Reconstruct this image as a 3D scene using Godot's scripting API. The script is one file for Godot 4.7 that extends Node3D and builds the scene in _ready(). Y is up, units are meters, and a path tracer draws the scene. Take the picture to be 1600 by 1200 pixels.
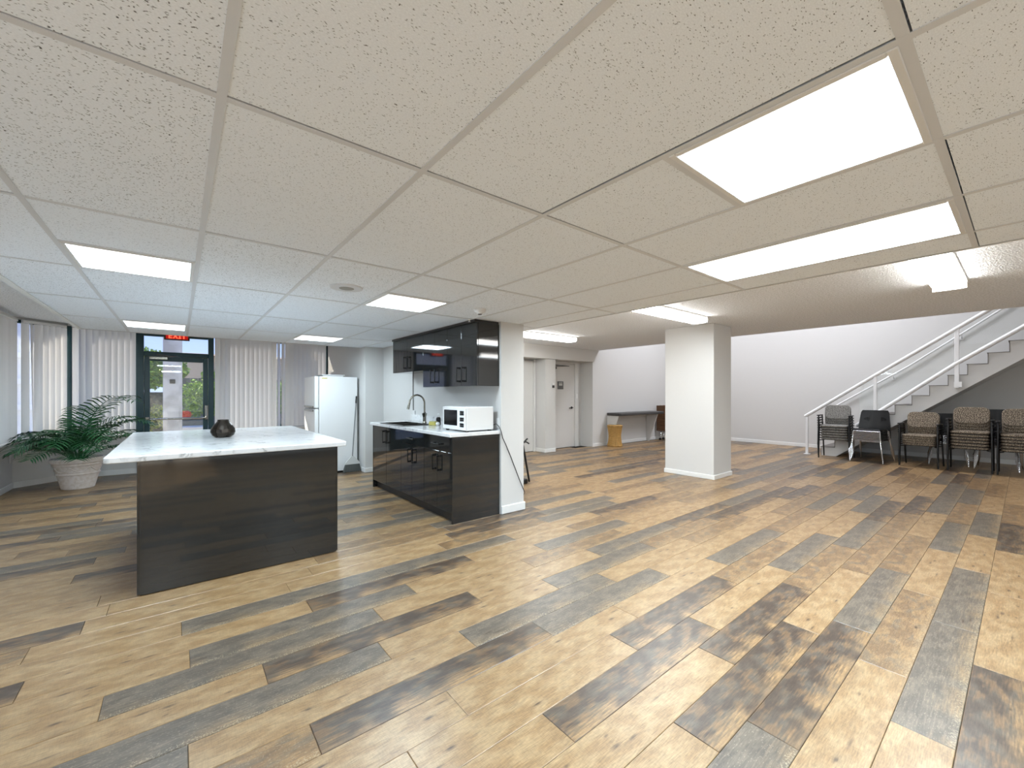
extends Node3D
# Common room with kitchenette. World: x = along the floor boards, y = up, z = -depth. P(a, h, b) takes (along, height, depth).

const YAW := 0.6779
const EYE := 1.376
const FOCAL := 646.8
const CEIL := 2.2      # suspended ceiling
const SLAB := 2.51     # plastered ceiling
var used := {}
var M := {}
var rng := RandomNumberGenerator.new()

func P(a: float, h: float, b: float) -> Vector3:
	return Vector3(a, h, -b)

# ---------------------------------------------------------------- mesh builder
class G:
	var v := PackedVector3Array()
	var n := PackedVector3Array()
	var t := PackedVector2Array()
	var xf := Transform3D()
	func at(x: Transform3D) -> G:
		xf = x
		return self
	func tri(a: Vector3, b: Vector3, c: Vector3, na: Vector3, nb: Vector3, nc: Vector3, ua := Vector2.ZERO, ub := Vector2.ZERO, uc := Vector2.ZERO) -> void:
		var flip: bool = (b - a).cross(c - a).dot(na + nb + nc) > 0.0
		var bs := xf.basis
		if flip:
			v.append_array([xf * a, xf * c, xf * b])
			n.append_array([(bs * na).normalized(), (bs * nc).normalized(), (bs * nb).normalized()])
			t.append_array([ua, uc, ub])
		else:
			v.append_array([xf * a, xf * b, xf * c])
			n.append_array([(bs * na).normalized(), (bs * nb).normalized(), (bs * nc).normalized()])
			t.append_array([ua, ub, uc])
	func quad(a: Vector3, b: Vector3, c: Vector3, d: Vector3, nn := Vector3.ZERO, ua := Vector2(0, 0), ub := Vector2(1, 0), uc := Vector2(1, 1), ud := Vector2(0, 1)) -> void:
		var m := nn
		if m == Vector3.ZERO:
			m = (b - a).cross(c - a).normalized()
		tri(a, b, c, m, m, m, ua, ub, uc)
		tri(a, c, d, m, m, m, ua, uc, ud)
	func box(lo: Vector3, hi: Vector3, bev := 0.0) -> G:
		var l := Vector3(minf(lo.x, hi.x), minf(lo.y, hi.y), minf(lo.z, hi.z))
		var h := Vector3(maxf(lo.x, hi.x), maxf(lo.y, hi.y), maxf(lo.z, hi.z))
		var c := (l + h) / 2.0
		var e := (h - l) / 2.0
		var be: float = minf(bev, minf(e.x, minf(e.y, e.z)) * 0.9)
		for k in 3:
			var i := (k + 1) % 3
			var j := (k + 2) % 3
			for s in [-1.0, 1.0]:
				var q := []
				var uv := []
				for ss in [[-1.0, -1.0], [1.0, -1.0], [1.0, 1.0], [-1.0, 1.0]]:
					var p := c
					p[k] += s * e[k]
					p[i] += ss[0] * (e[i] - be)
					p[j] += ss[1] * (e[j] - be)
					q.append(p)
					uv.append(Vector2(p[i] - l[i], p[j] - l[j]) if k != 2 else Vector2(p[i] - l[i], p[j] - l[j]))
				var nn := Vector3.ZERO
				nn[k] = s
				quad(q[0], q[1], q[2], q[3], nn, uv[0], uv[1], uv[2], uv[3])
		if be <= 0.0:
			return self
		for k in 3:          # edges run along axis k
			var i := (k + 1) % 3
			var j := (k + 2) % 3
			for si in [-1.0, 1.0]:
				for sj in [-1.0, 1.0]:
					var q := []
					for w in [[-1.0, 0], [1.0, 0], [1.0, 1], [-1.0, 1]]:
						var p := c
						p[k] += w[0] * (e[k] - be)
						p[i] += si * (e[i] - (be if w[1] == 1 else 0.0))
						p[j] += sj * (e[j] - (be if w[1] == 0 else 0.0))
						q.append(p)
					var nn := Vector3.ZERO
					nn[i] = si
					nn[j] = sj
					quad(q[0], q[1], q[2], q[3], nn.normalized())
		for sx in [-1.0, 1.0]:
			for sy in [-1.0, 1.0]:
				for sz in [-1.0, 1.0]:
					var s3 := Vector3(sx, sy, sz)
					var q := []
					for k in 3:
						var p := c
						for m in 3:
							p[m] += s3[m] * (e[m] - (0.0 if m == k else be))
						q.append(p)
					var nn := s3.normalized()
					tri(q[0], q[1], q[2], nn, nn, nn)
		return self
	func tube(pts: Array, r: float, sides := 8, r2 := -1.0) -> G:
		if r2 < 0.0:
			r2 = r
		var rings := []
		var norms := []
		var up := Vector3(0.123, 0.97, 0.21).normalized()
		var ref := Vector3.ZERO
		for k in pts.size():
			var d: Vector3
			if k == 0:
				d = pts[1] - pts[0]
			elif k == pts.size() - 1:
				d = pts[k] - pts[k - 1]
			else:
				d = (pts[k + 1] - pts[k]).normalized() + (pts[k] - pts[k - 1]).normalized()
			d = d.normalized()
			if ref == Vector3.ZERO:
				ref = up.cross(d)
				if ref.length() < 0.1:
					ref = Vector3.RIGHT.cross(d)
			ref = (ref - d * ref.dot(d)).normalized()
			var oth := d.cross(ref)
			var rr: float = lerpf(r, r2, float(k) / float(pts.size() - 1))
			var ring := []
			var nr := []
			for s in sides:
				var an := TAU * s / sides
				var dir: Vector3 = ref * cos(an) + oth * sin(an)
				ring.append(pts[k] + dir * rr)
				nr.append(dir)
			rings.append(ring)
			norms.append(nr)
		for k in pts.size() - 1:
			for s in sides:
				var s2 := (s + 1) % sides
				tri(rings[k][s], rings[k][s2], rings[k + 1][s2], norms[k][s], norms[k][s2], norms[k + 1][s2])
				tri(rings[k][s], rings[k + 1][s2], rings[k + 1][s], norms[k][s], norms[k + 1][s2], norms[k + 1][s])
		for e in [0, pts.size() - 1]:
			var dd: Vector3 = (pts[0] - pts[1]) if e == 0 else (pts[e] - pts[e - 1])
			dd = dd.normalized()
			for s in sides:
				tri(pts[e], rings[e][s], rings[e][(s + 1) % sides], dd, dd, dd)
		return self
	# prof: Vector2(radius, height) from bottom to top; wob(angle, height) scales the radius
	func lathe(prof: Array, c: Vector3, segs := 24, lobes := 0, depth := 0.0) -> G:
		var rings := []
		for p in prof:
			var ring := []
			for s in segs:
				var an := TAU * s / segs
				var k := 1.0
				if lobes > 0:
					k = 1.0 - depth * pow(absf(cos(an * lobes / 2.0)), 6.0)
				ring.append(c + Vector3(cos(an) * p.x * k, p.y, sin(an) * p.x * k))
			rings.append(ring)
		for k in prof.size() - 1:
			var dp: Vector2 = prof[k + 1] - prof[k]
			if dp.length() < 1e-6:
				continue
			for s in segs:
				var s2 := (s + 1) % segs
				var ns := []
				for q in [s, s2]:
					var an = TAU * q / segs
					ns.append(Vector3(cos(an) * dp.y, -dp.x, sin(an) * dp.y).normalized())
				tri(rings[k][s], rings[k][s2], rings[k + 1][s2], ns[0], ns[1], ns[1], Vector2(float(s) / segs, k), Vector2(float(s + 1) / segs, k), Vector2(float(s + 1) / segs, k + 1))
				tri(rings[k][s], rings[k + 1][s2], rings[k + 1][s], ns[0], ns[1], ns[0], Vector2(float(s) / segs, k), Vector2(float(s + 1) / segs, k + 1), Vector2(float(s) / segs, k + 1))
		return self
	# flat polygon (points in the plane of axes u, w from o) pushed along dirn
	func prism(poly: Array, o: Vector3, u: Vector3, w: Vector3, push: Vector3) -> G:
		var pk := PackedVector2Array(poly)
		var idx := Geometry2D.triangulate_polygon(pk)
		var pn := push.normalized()
		for k in range(0, idx.size(), 3):
			var q := []
			for m in 3:
				var p2: Vector2 = pk[idx[k + m]]
				q.append(o + u * p2.x + w * p2.y)
			tri(q[0], q[1], q[2], -pn, -pn, -pn)
			tri(q[0] + push, q[1] + push, q[2] + push, pn, pn, pn)
		var area := 0.0
		for k in pk.size():
			var a := pk[k]
			var b := pk[(k + 1) % pk.size()]
			area += a.x * b.y - b.x * a.y
		for k in pk.size():
			var a := pk[k]
			var b := pk[(k + 1) % pk.size()]
			var d := b - a
			var on := Vector2(d.y, -d.x) * signf(area)
			quad(o + u * a.x + w * a.y, o + u * b.x + w * b.y, o + u * b.x + w * b.y + push, o + u * a.x + w * a.y + push, (u * on.x + w * on.y).normalized())
		return self
	# cushion: rounded rectangle w x d in xz, thickness h from y = 0, rounded edges; bulge domes the top
	func pad(w: float, d: float, h: float, rc: float, re: float, bulge := 0.0, per := 4) -> G:
		var rings := []
		var ns := []
		var steps := 3
		var lay := []
		for k in steps + 1:
			var an := PI / 2.0 * k / steps
			lay.append([re * (1.0 - sin(an)), re * (1.0 - cos(an)), Vector2(sin(an), -cos(an))])
		for k in range(steps, -1, -1):
			lay.append([lay[k][0], h - lay[k][1], Vector2(lay[k][2].x, -lay[k][2].y)])
		for l in lay:
			var ring := []
			var nr := []
			for cc in 4:
				var sx := 1.0 if cc == 0 or cc == 3 else -1.0
				var sz := 1.0 if cc < 2 else -1.0
				for k in per + 1:
					var an := PI / 2.0 * cc + PI / 2.0 * k / per
					var dir := Vector3(cos(an), 0, sin(an))
					var r: float = rc - l[0]
					ring.append(Vector3(sx * (w / 2 - rc), l[1], sz * (d / 2 - rc)) + dir * r)
					nr.append((dir * l[2].x + Vector3.UP * l[2].y).normalized())
			rings.append(ring)
			ns.append(nr)
		var m: int = rings[0].size()
		for k in rings.size() - 1:
			for s in m:
				var s2 := (s + 1) % m
				tri(rings[k][s], rings[k][s2], rings[k + 1][s2], ns[k][s], ns[k][s2], ns[k + 1][s2])
				tri(rings[k][s], rings[k + 1][s2], rings[k + 1][s], ns[k][s], ns[k + 1][s2], ns[k + 1][s])
		for e in [0, rings.size() - 1]:
			var nn := Vector3.DOWN if e == 0 else Vector3.UP
			var cen := Vector3(0, (0.0 if e == 0 else h + bulge), 0)
			for s in m:
				tri(cen, rings[e][s], rings[e][(s + 1) % m], nn, ns[e][s], ns[e][(s + 1) % m])
		return self
	func mesh() -> ArrayMesh:
		var arr := []
		arr.resize(Mesh.ARRAY_MAX)
		arr[Mesh.ARRAY_VERTEX] = v
		arr[Mesh.ARRAY_NORMAL] = n
		arr[Mesh.ARRAY_TEX_UV] = t
		var m := ArrayMesh.new()
		m.add_surface_from_arrays(Mesh.PRIMITIVE_TRIANGLES, arr)
		return m

# ---------------------------------------------------------------- naming
func numbered(called: String) -> String:
	if not used.has(called):
		used[called] = 0
		return called
	used[called] += 1
	return "%s_%03d" % [called, used[called]]

func tag(o: Node, label := "", category := "", group := "", kind := "") -> Node:
	if label: o.set_meta("label", label)
	if category: o.set_meta("category", category)
	if group: o.set_meta("group", group)
	if kind: o.set_meta("kind", kind)
	return o

func thing(called: String, label: String, category: String, at := Vector3.ZERO, turn := 0.0, group := "", kind := "") -> Node3D:
	var o := Node3D.new()
	o.name = numbered(called)
	add_child(o)
	o.position = at
	o.rotation.y = turn
	tag(o, label, category, group, kind)
	return o

# one mesh under a parent whose origin is at a world point: geometry is given in world space and moved back
func part(called: String, g, m: Material, parent: Node3D, world := true) -> MeshInstance3D:
	var o := MeshInstance3D.new()
	o.mesh = g.mesh() if g is G else g
	o.material_override = m
	if parent == self:
		o.name = numbered(called)
		add_child(o)
	else:
		o.name = called
		parent.add_child(o, true)
		if world:
			o.transform = parent_xf(parent).affine_inverse()
	return o

func parent_xf(p: Node3D) -> Transform3D:
	var x := Transform3D()
	var q: Node = p
	while q != self and q is Node3D:
		x = q.transform * x
		q = q.get_parent()
	return x

func struct(called: String, g, m: Material, label: String, category: String) -> MeshInstance3D:
	var o := part(called, g, m, self)
	tag(o, label, category, "", "structure")
	return o

func wbox(a0: float, a1: float, h0: float, h1: float, b0: float, b1: float, bev := 0.0, g: G = null) -> G:
	if g == null:
		g = G.new()
	return g.box(P(a0, h0, b0), P(a1, h1, b1), bev)

# ---------------------------------------------------------------- materials
func mat(c: Color, rough := 0.6, metal := 0.0, spec := 0.5) -> StandardMaterial3D:
	var m := StandardMaterial3D.new()
	m.albedo_color = c
	m.roughness = rough
	m.metallic = metal
	m.metallic_specular = spec
	return m

func noise(seed_: int, freq: float, oct := 3) -> FastNoiseLite:
	var f := FastNoiseLite.new()
	f.seed = seed_
	f.frequency = freq
	f.noise_type = FastNoiseLite.TYPE_SIMPLEX_SMOOTH
	f.fractal_octaves = oct
	return f

func tex(w: int, h: int, data: PackedByteArray) -> ImageTexture:
	var im := Image.create_from_data(w, h, false, Image.FORMAT_RGB8, data)
	return ImageTexture.create_from_image(im)

# one board: kind 0 oak, 1 grey, 2 dark with rust, 3 brown
func plank_texture(kind: int, sd: int) -> ImageTexture:
	var w := 512
	var h := 80
	var d := PackedByteArray()
	d.resize(w * h * 3)
	var big := noise(sd, 0.012, 2)
	var cloud := noise(sd + 50, 0.03, 3)
	var grain := noise(sd + 1, 0.09, 3)
	var fine := noise(sd + 2, 0.35, 2)
	var r := RandomNumberGenerator.new()
	r.seed = sd * 7 + 3
	var knots := []
	for k in [r.randi_range(3, 5), r.randi_range(1, 2), r.randi_range(1, 2), r.randi_range(2, 3)][kind]:
		knots.append([r.randf() * w, r.randf_range(8, h - 8), r.randf_range(5, 20), r.randf_range(2.0, 4.5)])
	var oak := Color(0.58, 0.46, 0.315)
	var pale := Color(0.645, 0.535, 0.39)
	var grey := Color(0.425, 0.38, 0.325)
	var slate := Color(0.36, 0.32, 0.275)
	var dark := Color(0.285, 0.23, 0.185)
	var rust := Color(0.49, 0.36, 0.23)
	var brown := Color(0.47, 0.365, 0.25)
	for y in h:
		for x in w:
			var lo := big.get_noise_2d(x, y * 2.2)
			var cl := cloud.get_noise_2d(x * 0.5, y * 1.1)
			var gr := grain.get_noise_2d(x * 0.16, y * 2.2)
			var fi := fine.get_noise_2d(x * 0.12, y * 1.5)
			var c: Color
			if kind == 0:
				c = oak.lerp(pale, clampf(0.5 + lo * 1.3 + cl * 0.5, 0, 1))
				c = c.lerp(brown, clampf(gr * 1.1 - 0.28, 0, 0.55))
			elif kind == 1:
				c = grey.lerp(slate, clampf(0.5 + lo * 1.6 + cl, 0, 1))
				c = c.lerp(Color(0.49, 0.43, 0.36), clampf(gr * 1.2 - 0.3, 0, 0.5))
			elif kind == 2:
				c = dark.lerp(slate, clampf(0.5 + lo * 1.4, 0, 1))
				c = c.lerp(rust, clampf(cl * 1.0 + lo * 0.7 + gr * 0.5 + 0.02, 0, 0.6))
			else:
				c = brown.lerp(oak, clampf(0.45 + lo * 1.8, 0, 1))
				c = c.lerp(slate, clampf(cl * 1.1 + lo * 0.7 + gr * 0.5 - 0.12, 0, 0.6))
			if kind > 0:           # the print fades towards oak along one edge and here and there across the board
				var ed := clampf((y - 42.0 + gr * 16.0) / 34.0, 0, 1) * clampf(0.7 + big.get_noise_2d(x * 0.8 + 900.0, 5.0) * 1.4, 0, 1)
				c = c.lerp(oak * 1.02, ed * [0.0, 0.55, 1.0, 0.8][kind])
			else:
				c = c.lerp(brown, clampf(1.0 - absf(y - 72.0) / 16.0, 0, 1) * clampf(big.get_noise_2d(x + 400.0, 9.0) * 1.8, 0, 1) * 0.5)
			c = c * (1.0 + fi * 0.16 + gr * 0.12)
			if kind != 1 and absf(fine.get_noise_2d(x * 1.9, y * 0.09)) > 0.33:
				c = c * 0.95          # saw marks across the board
			if kind == 1 or kind == 3:
				if y > h - 12 and fine.get_noise_2d(x * 0.9, y * 0.5) > 0.18 + (h - y) * 0.02:
					c = c.lerp(Color(0.74, 0.68, 0.56), 0.6)   # worn light edge
				if fine.get_noise_2d(x * 0.35 + 300.0, y * 1.1) > 0.52:
					c = c.lerp(Color(0.7, 0.64, 0.54), 0.5)
			for k in knots:
				var dx: float = (x - k[0]) / k[2]
				var dy: float = (y - k[1]) / k[3]
				var q := dx * dx + dy * dy
				if q < 3.0:
					c = c.lerp(Color(0.2, 0.14, 0.1), exp(-q * 1.3) * (0.5 + gr * 0.7))
			var o := (y * w + x) * 3
			d[o] = int(clampf(c.r, 0, 1) * 255)
			d[o + 1] = int(clampf(c.g, 0, 1) * 255)
			d[o + 2] = int(clampf(c.b, 0, 1) * 255)
	return tex(w, h, d)

# pinholed and fissured mineral-fibre tile, 1.2 m x 0.6 m
func tile_texture(sd: int, stretch: float) -> ImageTexture:
	var w := 1024
	var h := 512
	var d := PackedByteArray()
	d.resize(w * h * 3)
	var r := RandomNumberGenerator.new()
	r.seed = sd
	var f := noise(sd, 0.25, 2)
	var im := f.get_image(w, h)
	var src := im.get_data()
	for k in w * h:
		var val := 240 + int((src[k] - 128) * 0.08)
		d[k * 3] = clampi(val - 4, 0, 255)
		d[k * 3 + 1] = clampi(val + 1, 0, 255)
		d[k * 3 + 2] = clampi(val + 7, 0, 255)
	for k in 5200:
		var x := r.randf() * w
		var y := r.randf() * h
		var ln := r.randf_range(0.3, 2.0) if r.randf() < 0.9 else r.randf_range(2.0, 4.5)
		var an := r.randf_range(-0.7, 0.7) if stretch > 1.0 else r.randf() * TAU
		ln *= stretch
		var wd := 1 if r.randf() < 0.88 else 2
		var dk := r.randf_range(0.4, 0.95)
		var n := int(ln) + 1
		for s in n:
			for q in wd:
				var px := posmod(int(x + cos(an) * s), w)
				var py := posmod(int(y + sin(an) * s) + q, h)
				var o := (py * w + px) * 3
				for m in 3:
					d[o + m] = int(d[o + m] * (1.0 - dk * 0.75))
	return tex(w, h, d)

func marble_texture() -> ImageTexture:
	var w := 512
	var d := PackedByteArray()
	d.resize(w * w * 3)
	var n1 := noise(41, 0.006, 4)
	var n2 := noise(42, 0.02, 4)
	var n3 := noise(43, 0.011, 3)
	for y in w:
		for x in w:
			var warp := n2.get_noise_2d(x, y) * 60.0
			var vein := absf(n1.get_noise_2d(x * 1.6 + warp, y * 0.8 - x * 0.5 + warp))
			var k := clampf(1.0 - vein * 7.0, 0, 1) * clampf(0.55 + n3.get_noise_2d(x, y), 0, 1)
			var val := 0.885 + n2.get_noise_2d(x * 0.7, y * 0.7) * 0.03 - k * k * 0.26
			var o := (y * w + x) * 3
			d[o] = int(clampf(val, 0, 1) * 255)
			d[o + 1] = int(clampf(val, 0, 1) * 255)
			d[o + 2] = int(clampf(val - 0.003, 0, 1) * 255)
	return tex(w, w, d)

func speckle_texture(sd: int, cols: Array, freq: float, s := 256) -> ImageTexture:
	var d := PackedByteArray()
	d.resize(s * s * 3)
	var r := RandomNumberGenerator.new()
	r.seed = sd
	var n1 := noise(sd, freq, 2)
	for y in s:
		for x in s:
			var k := clampf(0.5 + n1.get_noise_2d(x, y) * 1.5 + r.randf_range(-0.25, 0.25), 0, 0.999)
			var f := k * (cols.size() - 1)
			var c: Color = cols[int(f)].lerp(cols[mini(int(f) + 1, cols.size() - 1)], f - int(f))
			var o := (y * s + x) * 3
			d[o] = int(c.r * 255)
			d[o + 1] = int(c.g * 255)
			d[o + 2] = int(c.b * 255)
	return tex(s, s, d)

func streak_texture(sd: int, base: Color, amount: float) -> ImageTexture:
	var w := 256
	var h := 256
	var d := PackedByteArray()
	d.resize(w * h * 3)
	var n1 := noise(sd, 0.05, 4)
	for y in h:
		for x in w:
			var k := 1.0 + n1.get_noise_2d(x * 0.12, y * 2.5) * amount
			var o := (y * w + x) * 3
			d[o] = int(clampf(base.r * k, 0, 1) * 255)
			d[o + 1] = int(clampf(base.g * k, 0, 1) * 255)
			d[o + 2] = int(clampf(base.b * k, 0, 1) * 255)
	return tex(w, h, d)

func tri_mat(t: Texture2D, scale: float, rough: float, spec := 0.5) -> StandardMaterial3D:
	var m := mat(Color.WHITE, rough, 0.0, spec)
	m.albedo_texture = t
	m.uv1_triplanar = true
	m.uv1_world_triplanar = true
	m.uv1_scale = Vector3.ONE * scale
	return m

func relief(m: StandardMaterial3D, sd: int, freq: float, cm: float) -> void:
	var im := noise(sd, freq, 3).get_seamless_image(512, 512)
	m.heightmap_enabled = true
	m.heightmap_texture = ImageTexture.create_from_image(im)
	m.heightmap_scale = cm

func materials() -> void:
	M.wall = mat(Color(0.815, 0.81, 0.80), 0.75, 0, 0.3)
	M.trim = mat(Color(0.9, 0.9, 0.89), 0.45)
	M.white = mat(Color(0.865, 0.862, 0.855), 0.35)
	M.rail = mat(Color(0.93, 0.93, 0.93), 0.3)
	M.slab = tri_mat(speckle_texture(5, [Color(0.87, 0.88, 0.89), Color(0.93, 0.94, 0.955), Color(0.965, 0.975, 0.99)], 0.16), 1.0, 0.95, 0.1)
	relief(M.slab, 6, 0.09, 0.8)
	M.slab.uv1_scale = Vector3.ONE * 1.1
	M.dark_void = mat(Color(0.12, 0.12, 0.12), 0.95)
	M.tee = mat(Color(0.825, 0.83, 0.84), 0.5)
	M.tile = []
	for k in 3:
		var m := mat(Color.WHITE, 0.95, 0, 0.1)
		m.albedo_texture = tile_texture(20 + k, 1.0 if k < 2 else 2.2)
		M.tile.append(m)
	M.plank = []
	for kind in 4:
		var l := []
		for k in 3:
			var m := mat(Color(1, 1, 1), 0.36, 0, 0.6)
			m.albedo_texture = plank_texture(kind, 100 + kind * 10 + k)
			l.append(m)
		M.plank.append(l)
	M.joint = mat(Color(0.1, 0.08, 0.06), 0.8)
	M.gloss = tri_mat(streak_texture(8, Color(0.14, 0.138, 0.133), 0.06), 0.8, 0.05, 0.58)
	M.carcass = mat(Color(0.17, 0.16, 0.15), 0.4)
	M.black = mat(Color(0.025, 0.025, 0.025), 0.4)
	M.black_plastic = mat(Color(0.045, 0.047, 0.055), 0.38)
	M.marble = tri_mat(marble_texture(), 0.62, 0.14)
	M.steel = mat(Color(0.62, 0.62, 0.6), 0.24, 1.0)
	M.sink = mat(Color(0.34, 0.33, 0.31), 0.3, 1.0)
	M.nickel = mat(Color(0.55, 0.53, 0.49), 0.22, 1.0)
	M.chrome = mat(Color(0.85, 0.85, 0.86), 0.1, 1.0)
	M.fridge = mat(Color(0.9, 0.9, 0.895), 0.22)
	M.glass = mat(Color(0.9, 0.97, 0.95, 0.06), 0.02)
	M.glass.transparency = BaseMaterial3D.TRANSPARENCY_ALPHA
	M.screen = mat(Color(0.03, 0.04, 0.05), 0.06)
	M.teal = mat(Color(0.075, 0.22, 0.25), 0.35)
	M.slat = mat(Color(0.93, 0.93, 0.935), 0.7, 0, 0.2)
	M.slat.backlight = Color(1.0, 1.0, 1.0)
	M.tweed = tri_mat(speckle_texture(11, [Color(0.2, 0.17, 0.15), Color(0.45, 0.41, 0.36), Color(0.74, 0.68, 0.6)], 0.22), 1.1, 0.95, 0.1)
	M.tweed_grey = tri_mat(speckle_texture(12, [Color(0.17, 0.17, 0.165), Color(0.46, 0.45, 0.43), Color(0.78, 0.765, 0.74)], 0.3), 1.1, 0.95, 0.1)
	M.pot = tri_mat(speckle_texture(13, [Color(0.87, 0.82, 0.78), Color(0.91, 0.87, 0.84), Color(0.93, 0.9, 0.88)], 0.03), 2.0, 0.8)
	M.soil = mat(Color(0.12, 0.09, 0.07), 0.95)
	M.frond = mat(Color(0.13, 0.34, 0.18), 0.42)
	M.frond.backlight = Color(0.2, 0.4, 0.2)
	M.stem = mat(Color(0.2, 0.27, 0.12), 0.5)
	M.bronze = mat(Color(0.24, 0.215, 0.19), 0.25, 0.7)
	M.wicker = tri_mat(streak_texture(14, Color(0.72, 0.57, 0.33), 0.4), 4.0, 0.7)
	M.plywood = tri_mat(streak_texture(15, Color(0.36, 0.25, 0.16), 0.4), 1.5, 0.5)
	M.grey_paint = mat(Color(0.25, 0.245, 0.24), 0.5)
	M.bristle = mat(Color(0.36, 0.37, 0.36), 0.9)
	M.lamp = mat(Color(1, 1, 1), 0.5)
	M.lamp.emission_enabled = true
	M.lamp.emission = Color(1.0, 0.99, 0.97)
	M.lamp.emission_energy_multiplier = 2.2
	M.tube_lamp = mat(Color(1, 1, 1), 0.5)
	M.tube_lamp.emission_enabled = true
	M.tube_lamp.emission = Color(1.0, 0.99, 0.97)
	M.tube_lamp.emission_energy_multiplier = 18.0

# ---------------------------------------------------------------- lamps
const LAMP_RADIANCE := 35.0
const TUBE_RADIANCE := 20.0

func area_light(parent: Node3D, local: Vector3, sx: float, sy: float, radiance: float, basis_: Basis, tint := Color(0.86, 0.945, 1.0)) -> void:
	var l := AreaLight3D.new()
	l.name = "light"
	l.area_size = Vector2(sx, sy)
	l.light_energy = radiance * sx * sy / PI
	l.light_color = tint
	l.area_range = 30.0
	l.area_attenuation = 2.0
	l.shadow_enabled = true
	parent.add_child(l, true)
	l.transform = Transform3D(basis_, local)

func panel_light(a0: float, a1: float, b0: float, b1: float, label: String) -> void:
	var t := thing("ceiling_light", label, "ceiling light", P((a0 + a1) / 2, CEIL, (b0 + b1) / 2), 0, "recessed light panels in the suspended ceiling")
	var f := G.new()
	var w := 0.022
	wbox(a0, a1, CEIL - 0.004, CEIL + 0.02, b0, b0 + w, 0.002, f)
	wbox(a0, a1, CEIL - 0.004, CEIL + 0.02, b1 - w, b1, 0.002, f)
	wbox(a0, a0 + w, CEIL - 0.004, CEIL + 0.02, b0 + w, b1 - w, 0.002, f)
	wbox(a1 - w, a1, CEIL - 0.004, CEIL + 0.02, b0 + w, b1 - w, 0.002, f)
	wbox(a0, a1, CEIL + 0.06, CEIL + 0.09, b0, b1, 0, f)
	part("frame", f, M.white, t)
	part("diffuser", wbox(a0 + w, a1 - w, CEIL + 0.006, CEIL + 0.014, b0 + w, b1 - w), M.lamp, t)
	area_light(t, Vector3(0, 0.004, 0), a1 - a0 - 2.2 * w, b1 - b0 - 2.2 * w, LAMP_RADIANCE, Basis(Vector3.RIGHT, -PI / 2))

# eight-foot wrap fixture screwed to the plaster, running along a
func wrap_light(a0: float, a1: float, b: float, label: String) -> void:
	var t := thing("fluorescent_fixture", label, "ceiling light", P((a0 + a1) / 2, SLAB, b), 0, "long wraparound fixtures under the textured ceiling")
	part("housing", wbox(a0, a1, SLAB - 0.022, SLAB - 0.001, b - 0.125, b + 0.125, 0.003), M.white, t)
	var mid := (a0 + a1) / 2
	for s in [[a0 + 0.012, mid - 0.004], [mid + 0.004, a1 - 0.012]]:
		var g := G.new()
		var poly := [Vector2(-0.118, 0), Vector2(-0.118, -0.03), Vector2(-0.085, -0.066), Vector2(0.085, -0.066), Vector2(0.118, -0.03), Vector2(0.118, 0)]
		g.prism(poly, P(s[0], SLAB - 0.022, b), Vector3(0, 0, -1), Vector3(0, 1, 0), Vector3(s[1] - s[0], 0, 0))
		part("lens", g, M.tube_lamp, t)
	for s in [a0, a1 - 0.012]:
		part("end_cap", wbox(s, s + 0.012, SLAB - 0.09, SLAB - 0.02, b - 0.122, b + 0.122, 0.003), M.white, t)
	area_light(t, Vector3(0, -0.0905, 0), a1 - a0 - 0.04, 0.17, TUBE_RADIANCE, Basis(Vector3.RIGHT, -PI / 2))

# ---------------------------------------------------------------- floor
const ROW0 := 0.17
const ROW := 0.1895
const LEN := 1.235

func plank_mesh(l: float, w: float) -> ArrayMesh:
	var g := G.new()
	var e := 0.0009
	var c := 0.0022
	var x := l / 2 - e
	var z := w / 2 - e
	var top := [Vector3(-x + c, 0, -z + c), Vector3(x - c, 0, -z + c), Vector3(x - c, 0, z - c), Vector3(-x + c, 0, z - c)]
	var mid := [Vector3(-x, -0.0014, -z), Vector3(x, -0.0014, -z), Vector3(x, -0.0014, z), Vector3(-x, -0.0014, z)]
	var uv := [Vector2(0, 0), Vector2(l / LEN, 0), Vector2(l / LEN, 1), Vector2(0, 1)]
	g.quad(top[0], top[1], top[2], top[3], Vector3.UP, uv[0], uv[1], uv[2], uv[3])
	var sides := [Vector3(0, 0, -1), Vector3(1, 0, 0), Vector3(0, 0, 1), Vector3(-1, 0, 0)]
	for k in 4:
		var j := (k + 1) % 4
		g.quad(top[k], top[j], mid[j], mid[k], (sides[k] + Vector3.UP * 1.5).normalized(), uv[k], uv[j], uv[j], uv[k])
		g.quad(mid[k], mid[j], mid[j] + Vector3.DOWN * 0.006, mid[k] + Vector3.DOWN * 0.006, sides[k], uv[k], uv[j], uv[j], uv[k])
	return g.mesh()

func in_room(a: float, b: float) -> bool:
	if b > 7.41 and a > 2.56: return false
	if b > 7.0 and a > 8.4: return false
	return true

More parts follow.
